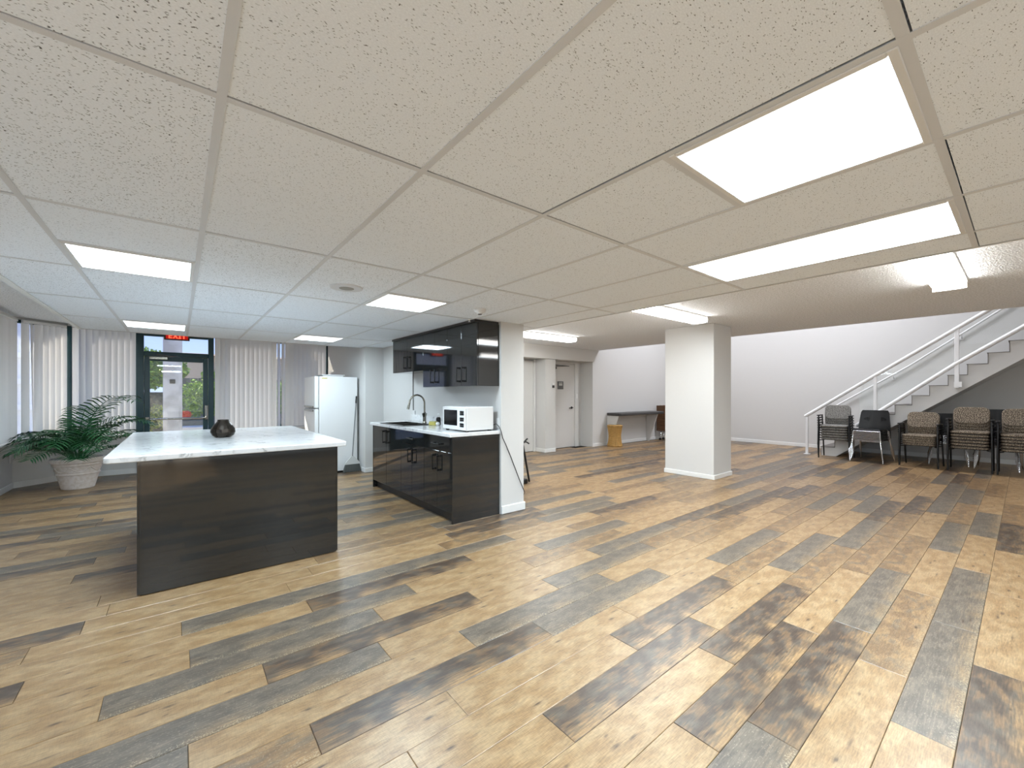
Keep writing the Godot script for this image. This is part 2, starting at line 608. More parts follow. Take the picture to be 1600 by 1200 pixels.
func make_floor() -> void:
	var fl := thing("floor", "floor of mixed oak, grey and dark brown wood planks running the length of the room", "floor", Vector3.ZERO, 0, "", "structure")
	part("subfloor", wbox(-2.1, 12.83, -0.2, -0.0065, -3.4, 9.9), M.joint, fl)
	# start of a board in each row, where the photograph shows an end joint; others by chance
	var phase := {-1: 3.15, 0: 3.573, 1: 2.75, 2: 3.1, 3: 2.851, 4: 3.435, 5: 2.454, 6: 3.155, 7: 2.2, 8: 1.66, 9: 1.263, 10: 0.86, 11: 1.566, 12: 0.97, 13: 1.28, 14: 0.66}
	# kinds that can be read off: row -> [[a inside the board, kind], ...]
	var seen := {-1: [[2.5, 2], [3.7, 0], [4.9, 0], [6.2, 2]], 0: [[1.5, 0], [3.0, 1], [4.2, 1], [5.4, 0], [6.6, 1]], 1: [[2.1, 0], [3.3, 3], [4.5, 0], [1.0, 1]],
		2: [[2.5, 2], [3.7, 1], [5.0, 3], [1.3, 1]], 3: [[2.2, 2], [3.4, 0], [4.6, 3], [1.0, 0]], 4: [[2.8, 2], [1.5, 0], [4.0, 3], [0.4, 0]], 5: [[1.8, 2], [3.0, 0], [0.7, 0], [4.3, 1]],
		6: [[2.5, 2], [1.3, 0], [3.7, 3], [5.0, 0], [0.3, 0]], 7: [[1.6, 0], [2.8, 0], [4.0, 1], [0.4, 0]], 8: [[1.0, 2], [2.2, 1], [3.4, 0]], 9: [[0.6, 0], [1.9, 1], [3.1, 0]],
		10: [[0.2, 1], [1.5, 0], [2.7, 1]], 11: [[0.9, 2], [2.1, 0], [-0.2, 0], [3.4, 1]], 12: [[0.3, 1], [1.6, 0], [2.8, 3]], 13: [[0.7, 1], [1.9, 0], [3.1, 1]], 14: [[1.2, 2], [0.0, 0], [2.5, 0]]}
	rng.seed = 77
	var full := plank_mesh(LEN, ROW)
	var list := []
	for r in range(-18, 51):
		var b0 := ROW0 + ROW * r
		var bc := b0 + ROW / 2
		var start: float = phase.get(r, rng.randf() * LEN)
		var a := start - LEN * ceilf((start + 2.0) / LEN)
		while a < 12.66:
			var k := -1
			var rn := rng.randf()
			var variant := rng.randi() % 3
			var turn := rng.randi() % 2
			var plain := turn
			for s in seen.get(r, []):
				if s[0] > a and s[0] < a + LEN: k = s[1]
			if k < 0:
				k = 0 if rn < 0.42 else (1 if rn < 0.66 else (2 if rn < 0.82 else 3))
			turn = plain if k == 0 else 0
			var l0 := maxf(a, -2.0)
			var l1 := minf(a + LEN, 12.7)
			if bc > 7.41 and l1 > 2.7: l1 = minf(l1, 2.7)
			if l1 - l0 > 0.08 and in_room((l0 + l1) / 2, bc):
				var ac := (l0 + l1) / 2
				var x := ac * cos(YAW) - bc * sin(YAW)
				var z := ac * sin(YAW) + bc * cos(YAW)
				var px := 0.0
				if z > 1.2 and absf(x / z) < 1.35 and not (bc > 3.9 and bc < 7.2 and ac > 2.4 and ac < 3.2):
					px = (l1 - l0) / pow(z, 3)
				list.append([px, l0, l1, bc, k, variant, turn])
			a += LEN
	list.sort_custom(func(p, q): return p[0] > q[0])
	var rest := {}
	for n in list.size():
		var p = list[n]
		var l: float = p[2] - p[1]
		if n < 300 and p[0] > 0.0:
			var o := MeshInstance3D.new()
			o.name = "plank"
			o.mesh = full if absf(l - LEN) < 0.001 else plank_mesh(l, ROW)
			o.material_override = M.plank[p[4]][p[5]]
			fl.add_child(o, true)
			o.position = P((p[1] + p[2]) / 2, 0, p[3])
			o.rotation.y = PI * p[6]
		else:
			var key: int = p[4] * 3 + p[5]
			if not rest.has(key): rest[key] = []
			rest[key].append(p)
	var big := ArrayMesh.new()
	for key in rest:
		var st := SurfaceTool.new()
		st.begin(Mesh.PRIMITIVE_TRIANGLES)
		for p in rest[key]:
			st.append_from(plank_mesh(p[2] - p[1], ROW), 0, Transform3D(Basis(Vector3.UP, PI * p[6]), P((p[1] + p[2]) / 2, 0, p[3])))
		st.set_material(M.plank[key / 3][key % 3])
		st.commit(big)
	var o := MeshInstance3D.new()
	o.name = "distant_planks"
	o.mesh = big
	fl.add_child(o, true)
	o.set_meta("kind", "stuff")

# ---------------------------------------------------------------- ceilings
func make_ceiling() -> void:
	var cl := thing("ceiling", "suspended ceiling of speckled white mineral tiles in a metal grid beside a textured plaster ceiling", "ceiling", Vector3.ZERO, 0, "", "structure")
	part("plaster", wbox(-2.1, 8.55, SLAB, SLAB + 0.25, -3.4, 9.79), M.slab, cl)
	var A := [-0.975, -0.517, 0.093, 0.703, 1.313, 1.923, 2.533, 3.143, 3.488]
	var B := [-3.2, -2.274, -1.048, 0.178, 1.404, 2.63, 3.856, 5.082, 6.308, 7.5]
	# half-length openings with a 2 x 2 light: [column, row, light in the far half]
	var half := {Vector2i(1, 5): 0, Vector2i(1, 8): 1}
	half = {"1/5": [3.26, 3.856], "1/8": [6.308, 6.9], "4/5": [3.26, 3.856], "4/8": [6.308, 6.92], "4/3": [0.178, 0.79], "4/1": [-2.274, -1.66]}
	var whole := ["6/3", "1/2"]
	rng.seed = 5
	for i in A.size() - 1:
		for j in B.size() - 1:
			var key := "%d/%d" % [i, j]
			if key in whole: continue
			var b0: float = B[j]
			var b1: float = B[j + 1]
			if half.has(key):
				if half[key][0] > b0 + 0.1: b1 = half[key][0]
				else: b0 = half[key][1]
			var a0: float = A[i]
			var a1: float = A[i + 1]
			if b0 > 3.7 and i == 6: a1 = 2.868
			if b0 > 3.7 and i == 7: a0 = 3.205
			var g := G.new()
			var gap: float = [0.0, 0.0, 0.003, 0.0045][rng.randi() % 4]
			if (i == 3 and j == 3) or (i == 3 and j == 2): gap = 0.0045
			var g2: float = 0.006 if (i == 3 and j == 3) else 0.0
			g.box(P(a0 + 0.004, CEIL + 0.003, b0 + 0.004), P(a1 - (0.0125 + g2 if g2 > 0 else 0.004), CEIL + 0.018, b1 - (0.0115 + gap if gap > 0.0 else 0.004)))
			var variant := rng.randi() % 3
			if i == 1 and j == 4: variant = 2
			if i > 1 and j < 5 and variant == 2: variant = 0
			part("ceiling_tile", g, M.tile[variant], cl)
	for a in A.slice(1, 8):
		var far := 7.5
		if a > 2.868 and a < 3.205: far = 3.77
		part("grid_bar", wbox(a - 0.012, a + 0.012, CEIL, CEIL + 0.003, -3.2, far).box(P(a - 0.001, CEIL + 0.003, -3.2), P(a + 0.001, CEIL + 0.04, far)), M.tee, cl)
	for b in B.slice(1, 9):
		var lim := 3.488 if b < 3.8 else 2.87
		part("grid_bar", wbox(-0.975, lim, CEIL + 0.0003, CEIL + 0.0032, b - 0.012, b + 0.012).box(P(-0.975, CEIL + 0.003, b - 0.001), P(lim, CEIL + 0.04, b + 0.001)), M.tee, cl)
		if b > 3.8:
			part("grid_bar", wbox(3.2, 3.488, CEIL + 0.0003, CEIL + 0.0032, b - 0.012, b + 0.012), M.tee, cl)
	for h in [[0.093, -0.517, 3.26], [0.093, -0.517, 6.9], [1.923, 1.313, 3.26], [1.923, 1.313, 6.92], [1.923, 1.313, 0.79]]:
		part("grid_bar", wbox(h[1], h[0], CEIL + 0.0003, CEIL + 0.0032, h[2] - 0.012, h[2] + 0.012), M.tee, cl)
	# drop edges up to the plaster
	struct("trim_1", wbox(3.488, 3.505, CEIL - 0.002, SLAB, -3.2, 7.05), M.wall, "white drop edge where the tiled ceiling steps up to the textured ceiling", "ceiling edge")
	struct("trim_2", wbox(-0.975, 2.543, CEIL - 0.002, SLAB, 7.5, 7.517), M.wall, "white drop edge of the tiled ceiling in front of the garden windows", "ceiling edge")
	struct("trim_3", wbox(-0.992, -0.957, CEIL - 0.006, CEIL + 0.003, -3.2, 7.5).box(P(-0.992, CEIL, -3.2), P(-0.975, SLAB, 7.517)), M.trim, "white angle strip along the tiled ceiling beside the bay window", "ceiling edge")
	panel_light(-0.505, 0.081, 3.272, 3.844, "square ceiling light panel above the space between kitchen island and potted palm")
	panel_light(-0.505, 0.081, 6.32, 6.888, "square ceiling light panel straight in front of the green glass door")
	panel_light(1.325, 1.911, 3.272, 3.844, "square ceiling light panel between the round ceiling speaker and the wall cabinets")
	panel_light(1.325, 1.911, 6.32, 6.908, "square ceiling light panel close to the fridge and the grey blinds")
	panel_light(1.325, 1.911, 0.19, 0.778, "big square light panel closest overhead, with a bright wide white bezel")
	panel_light(2.545, 3.131, 0.19, 1.392, "long rectangular light panel beside the step up to the textured ceiling")
	panel_light(1.325, 1.911, -2.262, -1.672, "square ceiling light panel behind the viewpoint")
	panel_light(-0.505, 0.081, -1.036, 0.166, "long rectangular ceiling light panel behind the viewpoint")
	wrap_light(3.62, 6.05, 0.485, "wraparound fluorescent fixture over the floor in front of the staircase")
	wrap_light(3.6, 6.03, 3.04, "wraparound fluorescent fixture next to the top of the square column")
	wrap_light(3.7, 6.2, 5.75, "wraparound fluorescent fixture in front of the two recessed doors")
	wrap_light(6.5, 8.3, -2.0, "wraparound fluorescent fixture behind the viewpoint")

# ---------------------------------------------------------------- walls
func make_walls() -> void:
	struct("wall_right", wbox(12.63, 12.83, -0.2, 5.2, -3.4, 7.6), M.wall, "tall pale wall behind the staircase rising past the ceiling edge", "wall")
	struct("wall_behind", wbox(-2.1, 12.83, -0.2, 5.2, -3.4, -3.2), M.wall, "plain wall behind the viewpoint", "wall")
	var fw := G.new()
	wbox(3.205, 5.7, -0.2, 2.6, 7.05, 7.6, 0, fw)
	wbox(6.68, 7.01, -0.2, 2.6, 7.05, 7.45, 0, fw)
	wbox(5.7, 6.68, 2.21, 2.6, 7.05, 7.45, 0, fw)
	wbox(7.01, 8.36, 2.205, 2.6, 7.05, 7.45, 0, fw)
	wbox(8.36, 12.63, -0.2, 5.2, 7.05, 7.6, 0, fw)
	wbox(5.7, 8.36, -0.2, 2.6, 7.45, 7.6, 0, fw)
	fw.prism([Vector2(3.205, 2.2), Vector2(8.37, 2.2), Vector2(8.76, SLAB), Vector2(3.205, SLAB)], P(0, 0, 7.06), Vector3(1, 0, 0), Vector3(0, 1, 0), Vector3(0, 0, 0.07))
	struct("wall_far", fw, M.wall, "far wall with two deep door recesses and a bulkhead cut off at a slant", "wall")
	var kw := G.new()
	wbox(2.868, 3.205, -0.2, SLAB, 3.76, 7.25, 0, kw)
	struct("wall_kitchen", kw, M.wall, "short thick wall ending beside the dark kitchen cabinets", "wall")
	struct("wall_fridge", wbox(2.543, 3.205, -0.2, SLAB, 7.243, 9.9), M.wall, "pale wall with an outer corner behind the white fridge", "wall")
	struct("wall_stairwell", wbox(8.5, 8.56, SLAB + 0.2, 5.2, -3.4, 7.25), M.wall, "upper wall of the open stairwell above the ceiling edge", "wall")
	struct("ceiling_stairwell", wbox(8.5, 12.83, 5.2, 5.4, -3.4, 7.6), M.wall, "high ceiling over the open stairwell", "ceiling")
	# window sides
	var lw := G.new()
	wbox(-2.1, -1.885, -0.2, 0.655, -3.4, 2.2, 0, lw)
	wbox(-2.1, -1.885, 2.47, 2.75, -3.4, 2.2, 0, lw)
	wbox(-2.1, -1.885, 0.6, 2.75, 1.7, 2.2, 0, lw)
	wbox(-2.1, -1.885, 0.6, 2.75, -3.4, -3.0, 0, lw)
	wbox(-2.1, -1.885, -0.2, 0.655, 2.2, 9.25, 0, lw)
	wbox(-2.1, -1.885, 2.47, 2.75, 2.2, 9.25, 0, lw)
	wbox(-2.1, -1.885, 0.6, 2.75, 5.55, 5.8, 0, lw)
	struct("wall_left", lw, M.wall, "low wall under the blinds along the side of the room", "wall")
	var bay := G.new()
	for hh in [[-0.2, 0.655], [2.47, 2.75]]:
		bay.prism([Vector2(-1.885, 9.25), Vector2(-1.39, 9.68), Vector2(-1.39, 9.9), Vector2(-2.1, 9.35)], P(0, hh[0], 0), Vector3(1, 0, 0), Vector3(0, 0, -1), Vector3(0, hh[1] - hh[0], 0))
	struct("wall_bay", bay, M.wall, "slanting low wall of the bay window behind the potted palm", "wall")
	var ww := G.new()
	wbox(-1.39, -0.56, -0.2, 0.655, 9.68, 9.88, 0, ww)
	wbox(-1.39, 2.56, 2.47, 2.75, 9.66, 9.78, 0, ww)
	wbox(0.52, 2.56, -0.2, 0.655, 9.68, 9.88, 0, ww)
	struct("wall_garden", ww, M.wall, "low wall under the blinds on both sides of the green door", "wall")
	# sills
	var s1 := wbox(-2.02, -1.83, 0.655, 0.695, 2.2, 9.24, 0.008)
	s1.prism([Vector2(-1.835, 9.23), Vector2(-1.37, 9.64), Vector2(-1.37, 9.8), Vector2(-2.02, 9.24)], P(0, 0.655, 0), Vector3(1, 0, 0), Vector3(0, 0, -1), Vector3(0, 0.04, 0))
	struct("trim_4", s1, M.trim, "white window sill bending round the bay behind the palm", "window sill")
	var s2 := wbox(-1.37, -0.56, 0.655, 0.695, 9.63, 9.82, 0.008)
	wbox(0.53, 2.543, 0.655, 0.695, 9.63, 9.82, 0.008, s2)
	struct("trim_5", s2, M.trim, "white window sill beside the green garden door", "window sill")
	# column
	struct("column", wbox(6.66, 7.28, -0.1, SLAB, 3.13, 3.98, 0.006), M.wall, "square white column standing free in the open floor", "column")
	# baseboards
	var bh := 0.075
	var bb := G.new()
	wbox(6.645, 6.66, 0.001, bh, 3.115, 3.995, 0.005, bb)
	wbox(7.28, 7.295, 0.001, bh, 3.115, 3.995, 0.005, bb)
	wbox(6.66, 7.28, 0.001, bh, 3.115, 3.13, 0.005, bb)
	wbox(6.66, 7.28, 0.001, bh, 3.98, 3.995, 0.005, bb)
	struct("baseboard_column", bb, M.trim, "white baseboard round the foot of the square column", "baseboard")
	struct("baseboard_right", wbox(12.615, 12.63, 0.001, 0.09, -3.2, 7.05, 0.005), M.trim, "white baseboard along the pale wall behind the staircase", "baseboard")
	var b2 := wbox(8.36, 12.615, 0.001, 0.09, 7.035, 7.05, 0.005)
	wbox(6.665, 7.01, 0.001, 0.09, 7.035, 7.05, 0.005, b2)
	wbox(6.665, 6.68, 0.001, 0.09, 7.05, 7.38, 0.004, b2)
	wbox(3.22, 5.7, 0.001, 0.09, 7.035, 7.05, 0.005, b2)
	struct("baseboard_far", b2, M.trim, "white baseboard along the far wall with the door recesses", "baseboard")
	var b3 := wbox(2.868, 3.22, 0.001, 0.095, 3.742, 3.76, 0.006)
	wbox(3.205, 3.22, 0.001, 0.095, 3.76, 7.05, 0.005, b3)
	struct("baseboard_kitchen", b3, M.trim, "white baseboard at the end of the short kitchen wall", "baseboard")
	var b4 := wbox(2.53, 2.868, 0.001, 0.08, 7.23, 7.243, 0.004)
	wbox(2.53, 2.543, 0.001, 0.08, 7.243, 9.68, 0.004, b4)
	struct("baseboard_fridge", b4, M.trim, "white baseboard round the corner behind the fridge", "baseboard")
	var b5 := wbox(-1.885, -1.87, 0.001, 0.09, -3.2, 9.25, 0.005)
	b5.prism([Vector2(-1.885, 9.24), Vector2(-1.375, 9.68), Vector2(-1.375, 9.665), Vector2(-1.87, 9.235)], P(0, 0.001, 0), Vector3(1, 0, 0), Vector3(0, 0, -1), Vector3(0, 0.089, 0))
	wbox(-1.39, -0.56, 0.001, 0.09, 9.665, 9.68, 0.005, b5)
	wbox(0.52, 2.53, 0.001, 0.09, 9.665, 9.68, 0.005, b5)
	struct("baseboard_windows", b5, M.trim, "white baseboard under the windows and round the bay", "baseboard")
	# stairwell lamp far above the frame
	var t := thing("stairwell_light", "large square light panel high above the staircase", "ceiling light", P(10.4, 5.2, 2.6))
	part("diffuser", wbox(9.8, 11.0, 5.15, 5.19, 1.4, 3.8, 0.005), M.lamp, t)
	area_light(t, Vector3(0, -0.055, 0), 1.2, 2.4, 16.0, Basis(Vector3.RIGHT, -PI / 2), Color(0.94, 0.955, 1.0))
	var t2 := thing("stairwell_light", "second square light panel high above the far end of the stairwell", "ceiling light", P(10.4, 5.2, 5.6))
	part("diffuser", wbox(9.8, 11.0, 5.15, 5.19, 4.9, 6.3, 0.005), M.lamp, t2)
	area_light(t2, Vector3(0, -0.055, 0), 1.2, 1.4, 16.0, Basis(Vector3.RIGHT, -PI / 2), Color(0.94, 0.955, 1.0))

# ---------------------------------------------------------------- windows, blinds and the garden door
func window_unit(called: String, label: String, p0: Vector2, p1: Vector2, h0: float, h1: float, posts: int) -> void:
	var t := thing(called, label, "window", P(p0.x, h0, p0.y), 0, "", "structure")
	var d := (p1 - p0)
	var l := d.length()
	var yaw := atan2(d.y, d.x)
	var x := Transform3D(Basis(Vector3.UP, yaw), P(p0.x, 0, p0.y))
	var f := G.new().at(x)
	for k in posts + 1:
		var s: float = clampf(l * k / posts, 0.03, l - 0.03)
		f.box(Vector3(s - 0.03, h0, -0.05), Vector3(s + 0.03, h1, 0.0), 0.004)
	f.box(Vector3(0.06, h0, -0.05), Vector3(l - 0.06, h0 + 0.05, 0.0), 0.004)
	f.box(Vector3(0.06, h1 - 0.05, -0.05), Vector3(l - 0.06, h1, 0.0), 0.004)
	part("window_frame", f, M.teal, t)
	for k in posts:
		var g := G.new().at(x)
		g.box(Vector3(l * k / posts + 0.03, h0 + 0.05, -0.028), Vector3(l * (k + 1) / posts - 0.03, h1 - 0.05, -0.022))
		part("pane", g, M.glass, t)

var slat_mesh_cache := {}
func slat_mesh(h: float) -> ArrayMesh:
	if not slat_mesh_cache.has(h):
		var g := G.new()
		var pts := []
		for k in 5:
			var u := (k - 2) / 2.0
			pts.append(Vector2(u * 0.0445, 0.006 * (1 - u * u)))
		for k in 4:
			for s in [0.0, 0.0009]:
				var a := Vector3(pts[k].x, 0, pts[k].y + s)
				var b := Vector3(pts[k + 1].x, 0, pts[k + 1].y + s)
				var dv := (pts[k + 1] - pts[k]) as Vector2
				var nn := Vector3(-dv.y, 0, dv.x).normalized() * (1.0 if s > 0 else -1.0)
				g.quad(a, b, b - Vector3(0, h, 0), a - Vector3(0, h, 0), nn)
		slat_mesh_cache[h] = g.mesh()
	return slat_mesh_cache[h]

# skew: {slat number: extra turn in degrees, or a lean as Vector2(turn, lean)}
func blind(label: String, p0: Vector2, p1: Vector2, top: float, bottom: float, turn: float, odd := {}) -> void:
	var t := thing("vertical_blind", label, "blind", P((p0.x + p1.x) / 2, top, (p0.y + p1.y) / 2), atan2(p1.y - p0.y, p1.x - p0.x), "white vertical blinds on the windows")
	var l := (p1 - p0).length()
	part("headrail", G.new().box(Vector3(-l / 2, 0, -0.025), Vector3(l / 2, 0.04, 0.02), 0.004), M.white, t, false)
	var n := int(round(l / 0.08))
	rng.seed = int(l * 1000)
	for k in n:
		var o := MeshInstance3D.new()
		o.name = "slat"
		o.mesh = slat_mesh(top - bottom)
		o.material_override = M.slat
		t.add_child(o, true)
		o.position = Vector3(-l / 2 + l * (k + 0.5) / n, -0.004, 0)
		var extra := 0.0
		if odd.has(k):
			if odd[k] is Vector2:
				extra = odd[k].x
				o.rotation.z = deg_to_rad(odd[k].y)
			else:
				extra = odd[k]
		o.rotation.y = deg_to_rad(turn + rng.randf_range(-4, 4) + extra)

func make_windows() -> void:
	window_unit("window_1", "tall side windows in green frames behind blinds, before the bay", Vector2(-1.93, 9.22), Vector2(-1.93, 5.8), 0.695, 2.47, 3)
	window_unit("window_2", "tall side windows in green frames beyond the view's edge", Vector2(-1.93, 5.55), Vector2(-1.93, 2.2), 0.695, 2.47, 3)
	window_unit("window_6", "unshaded side windows in green frames behind the viewpoint", Vector2(-1.93, 1.7), Vector2(-1.93, -3.0), 0.695, 2.47, 3)
	window_unit("window_3", "slanting bay window in a green frame behind the palm", Vector2(-1.36, 9.75), Vector2(-1.93, 9.26), 0.695, 2.47, 1)
	window_unit("window_4", "window in a green frame between bay and garden door", Vector2(-0.56, 9.76), Vector2(-1.36, 9.76), 0.695, 2.47, 1)
	window_unit("window_5", "wide window behind grey lit blinds between garden door and fridge", Vector2(2.54, 9.76), Vector2(0.54, 9.76), 0.695, 2.47, 2)
	struct("trim_6", wbox(-1.41, -1.345, 0.695, 2.47, 9.645, 9.72, 0.006), M.teal, "green mullion at the corner of the bay window above the palm", "mullion")
	struct("trim_7", wbox(2.512, 2.542, 0.695, 2.47, 9.575, 9.72, 0.004), M.teal, "dark green window jamb in the corner above the fridge", "jamb")
	blind("white vertical blind on the slanting bay window behind the palm, one slat hanging crooked", Vector2(-1.405, 9.625), Vector2(-1.80, 9.28), 2.43, 0.71, -24, {5: Vector2(62, -2.6), 6: Vector2(20, 0)})
	blind("white vertical blind on the side windows before the bay corner", Vector2(-1.84, 9.18), Vector2(-1.84, 5.66), 2.43, 0.71, -20)
	blind("white vertical blind on the side windows beyond the view's edge", Vector2(-1.84, 5.64), Vector2(-1.84, 2.1), 2.43, 0.71, -20)
	blind("white vertical blind between the bay mullion and the green door", Vector2(-0.575, 9.62), Vector2(-1.335, 9.62), 2.45, 0.71, -24)
	blind("wide grey-white vertical blind between the green door and the fridge, two slats turned open", Vector2(2.508, 9.62), Vector2(0.535, 9.62), 2.45, 0.71, -22, {10: 62.0, 11: 66.0, 12: 30.0, 9: 20.0})
	# garden door with transom
	var t := thing("door_1", "green framed glass door to the garden with a transom light over it", "door", P(0, 0, 9.7), 0, "", "structure")
	var f := G.new()
	wbox(-0.56, -0.475, 0.0, 2.47, 9.65, 9.76, 0.006, f)
	wbox(0.435, 0.52, 0.0, 2.47, 9.65, 9.76, 0.006, f)
	wbox(-0.475, 0.435, 2.40, 2.47, 9.65, 9.76, 0.006, f)
	wbox(-0.475, 0.435, 2.045, 2.125, 9.65, 9.76, 0.006, f)
	part("frame", f, M.teal, t)
	part("transom_pane", wbox(-0.475, 0.435, 2.125, 2.40, 9.705, 9.711), M.glass, t)
	var lf := G.new()
	wbox(-0.47, -0.395, 0.012, 2.04, 9.675, 9.72, 0.006, lf)
	wbox(0.355, 0.43, 0.012, 2.04, 9.675, 9.72, 0.006, lf)
	wbox(-0.395, 0.355, 1.96, 2.04, 9.675, 9.72, 0.006, lf)
	wbox(-0.395, 0.355, 0.012, 0.26, 9.675, 9.72, 0.006, lf)
	var leaf := part("door_leaf", lf, M.teal, t)
	part("pane", wbox(-0.395, 0.355, 0.26, 1.96, 9.694, 9.70), M.glass, leaf)
	var bar := G.new()
	bar.tube([P(-0.42, 0.93, 9.62), P(0.36, 0.93, 9.62)], 0.018, 10)
	wbox(-0.45, -0.40, 0.90, 0.97, 9.61, 9.676, 0.006, bar)
	bar.tube([P(0.33, 0.93, 9.61), P(0.395, 0.935, 9.60), P(0.41, 0.98, 9.60), P(0.41, 1.15, 9.60)], 0.015, 8)
	wbox(0.38, 0.43, 0.9, 1.16, 9.61, 9.676, 0.005, bar)
	part("push_bar", bar, M.steel, leaf)
	var cl := G.new()
	wbox(-0.40, -0.15, 1.985, 2.035, 9.62, 9.675, 0.006, cl)
	cl.tube([P(-0.2, 2.04, 9.64), P(-0.02, 2.05, 9.55), P(-0.3, 2.07, 9.645)], 0.008, 6)
	part("closer", cl, M.nickel, leaf)
	# exit sign on the plaster in front of it
	var e := thing("exit_sign", "red glowing EXIT sign hanging in front of the door's transom light", "sign", P(-0.02, SLAB, 9.42))
	var c := G.new()
	wbox(-0.20, 0.155, 2.325, 2.50, 9.42, 9.47, 0.005, c)
	wbox(-0.06, 0.02, 2.50, 2.51, 9.43, 9.46, 0, c)
	part("housing", c, mat(Color(0.3, 0.22, 0.18), 0.5), e)
	var red := mat(Color(0.6, 0.05, 0.02), 0.4)
	red.emission_enabled = true
	red.emission = Color(0.75, 0.06, 0.02)
	red.emission_energy_multiplier = 0.6
	part("lit_face", wbox(-0.175, 0.13, 2.345, 2.485, 9.416, 9.42), red, e)
	var tm := TextMesh.new()
	tm.text = "EXIT"
	tm.font_size = 32
	tm.pixel_size = 0.0037
	tm.depth = 0.004
	var sf := SystemFont.new()
	sf.font_names = PackedStringArray(["Droid Sans"])
	sf.font_weight = 700
	tm.font = sf
	var glow := mat(Color(1, 0.5, 0.35), 0.5)
	glow.emission_enabled = true
	glow.emission = Color(1, 0.42, 0.28)
	glow.emission_energy_multiplier = 1.1
	var o := MeshInstance3D.new()
	o.name = "lettering"
	o.mesh = tm
	o.material_override = glow
	e.add_child(o)
	o.position = P(-0.0225, 2.395, 9.412) - e.position
	var el := AreaLight3D.new()
	el.name = "light"
	el.area_size = Vector2(0.3, 0.12)
	el.light_color = Color(1, 0.12, 0.05)
	el.light_energy = 0.01
	el.area_range = 12.0
	el.shadow_enabled = true
	e.add_child(el)
	el.position = P(-0.0225, 2.415, 9.405) - e.position
	el.rotation.y = PI

# ---------------------------------------------------------------- outdoors
func leaf_mass(called: String, parent: Node3D, blobs: Array, per: int, size: float, c0: Color, c1: Color, sd: int) -> void:
	var r := RandomNumberGenerator.new()
	r.seed = sd
	var g := G.new()
	g.tri(Vector3(-0.5, 0, 0), Vector3(0, 0.12, 0.28), Vector3(0.5, 0, 0), Vector3.UP, Vector3.UP, Vector3.UP)
	g.tri(Vector3(-0.5, 0, 0), Vector3(0, 0.12, -0.28), Vector3(0.5, 0, 0), Vector3.UP, Vector3.UP, Vector3.UP)
	var mm := MultiMesh.new()
	mm.transform_format = MultiMesh.TRANSFORM_3D
	mm.use_colors = true
	mm.mesh = g.mesh()
	mm.instance_count = per * blobs.size()
	var k := 0
	for bl in blobs:
		for j in per:
			var d := Vector3(r.randfn(), r.randfn(), r.randfn()).normalized()
			var rad := pow(r.randf(), 0.35)
			var p: Vector3 = bl[0] + Vector3(d.x * bl[1].x, d.y * bl[1].y, d.z * bl[1].z) * rad
			var b := Basis(Vector3(r.randfn(), r.randfn(), r.randfn()).normalized(), r.randf() * TAU).scaled(Vector3.ONE * size * r.randf_range(0.6, 1.3))
			mm.set_instance_transform(k, Transform3D(b, p))
			mm.set_instance_color(k, c0.lerp(c1, r.randf()).srgb_to_linear())
			k += 1
	var o := MultiMeshInstance3D.new()
	o.name = called
	o.multimesh = mm
	var m := mat(Color.WHITE, 0.6)
	m.vertex_color_use_as_albedo = true
	m.backlight = Color(0.8, 0.85, 0.4)
	o.material_override = m
	parent.add_child(o, true)
	o.transform = parent_xf(parent).affine_inverse()
	o.set_meta("kind", "stuff")

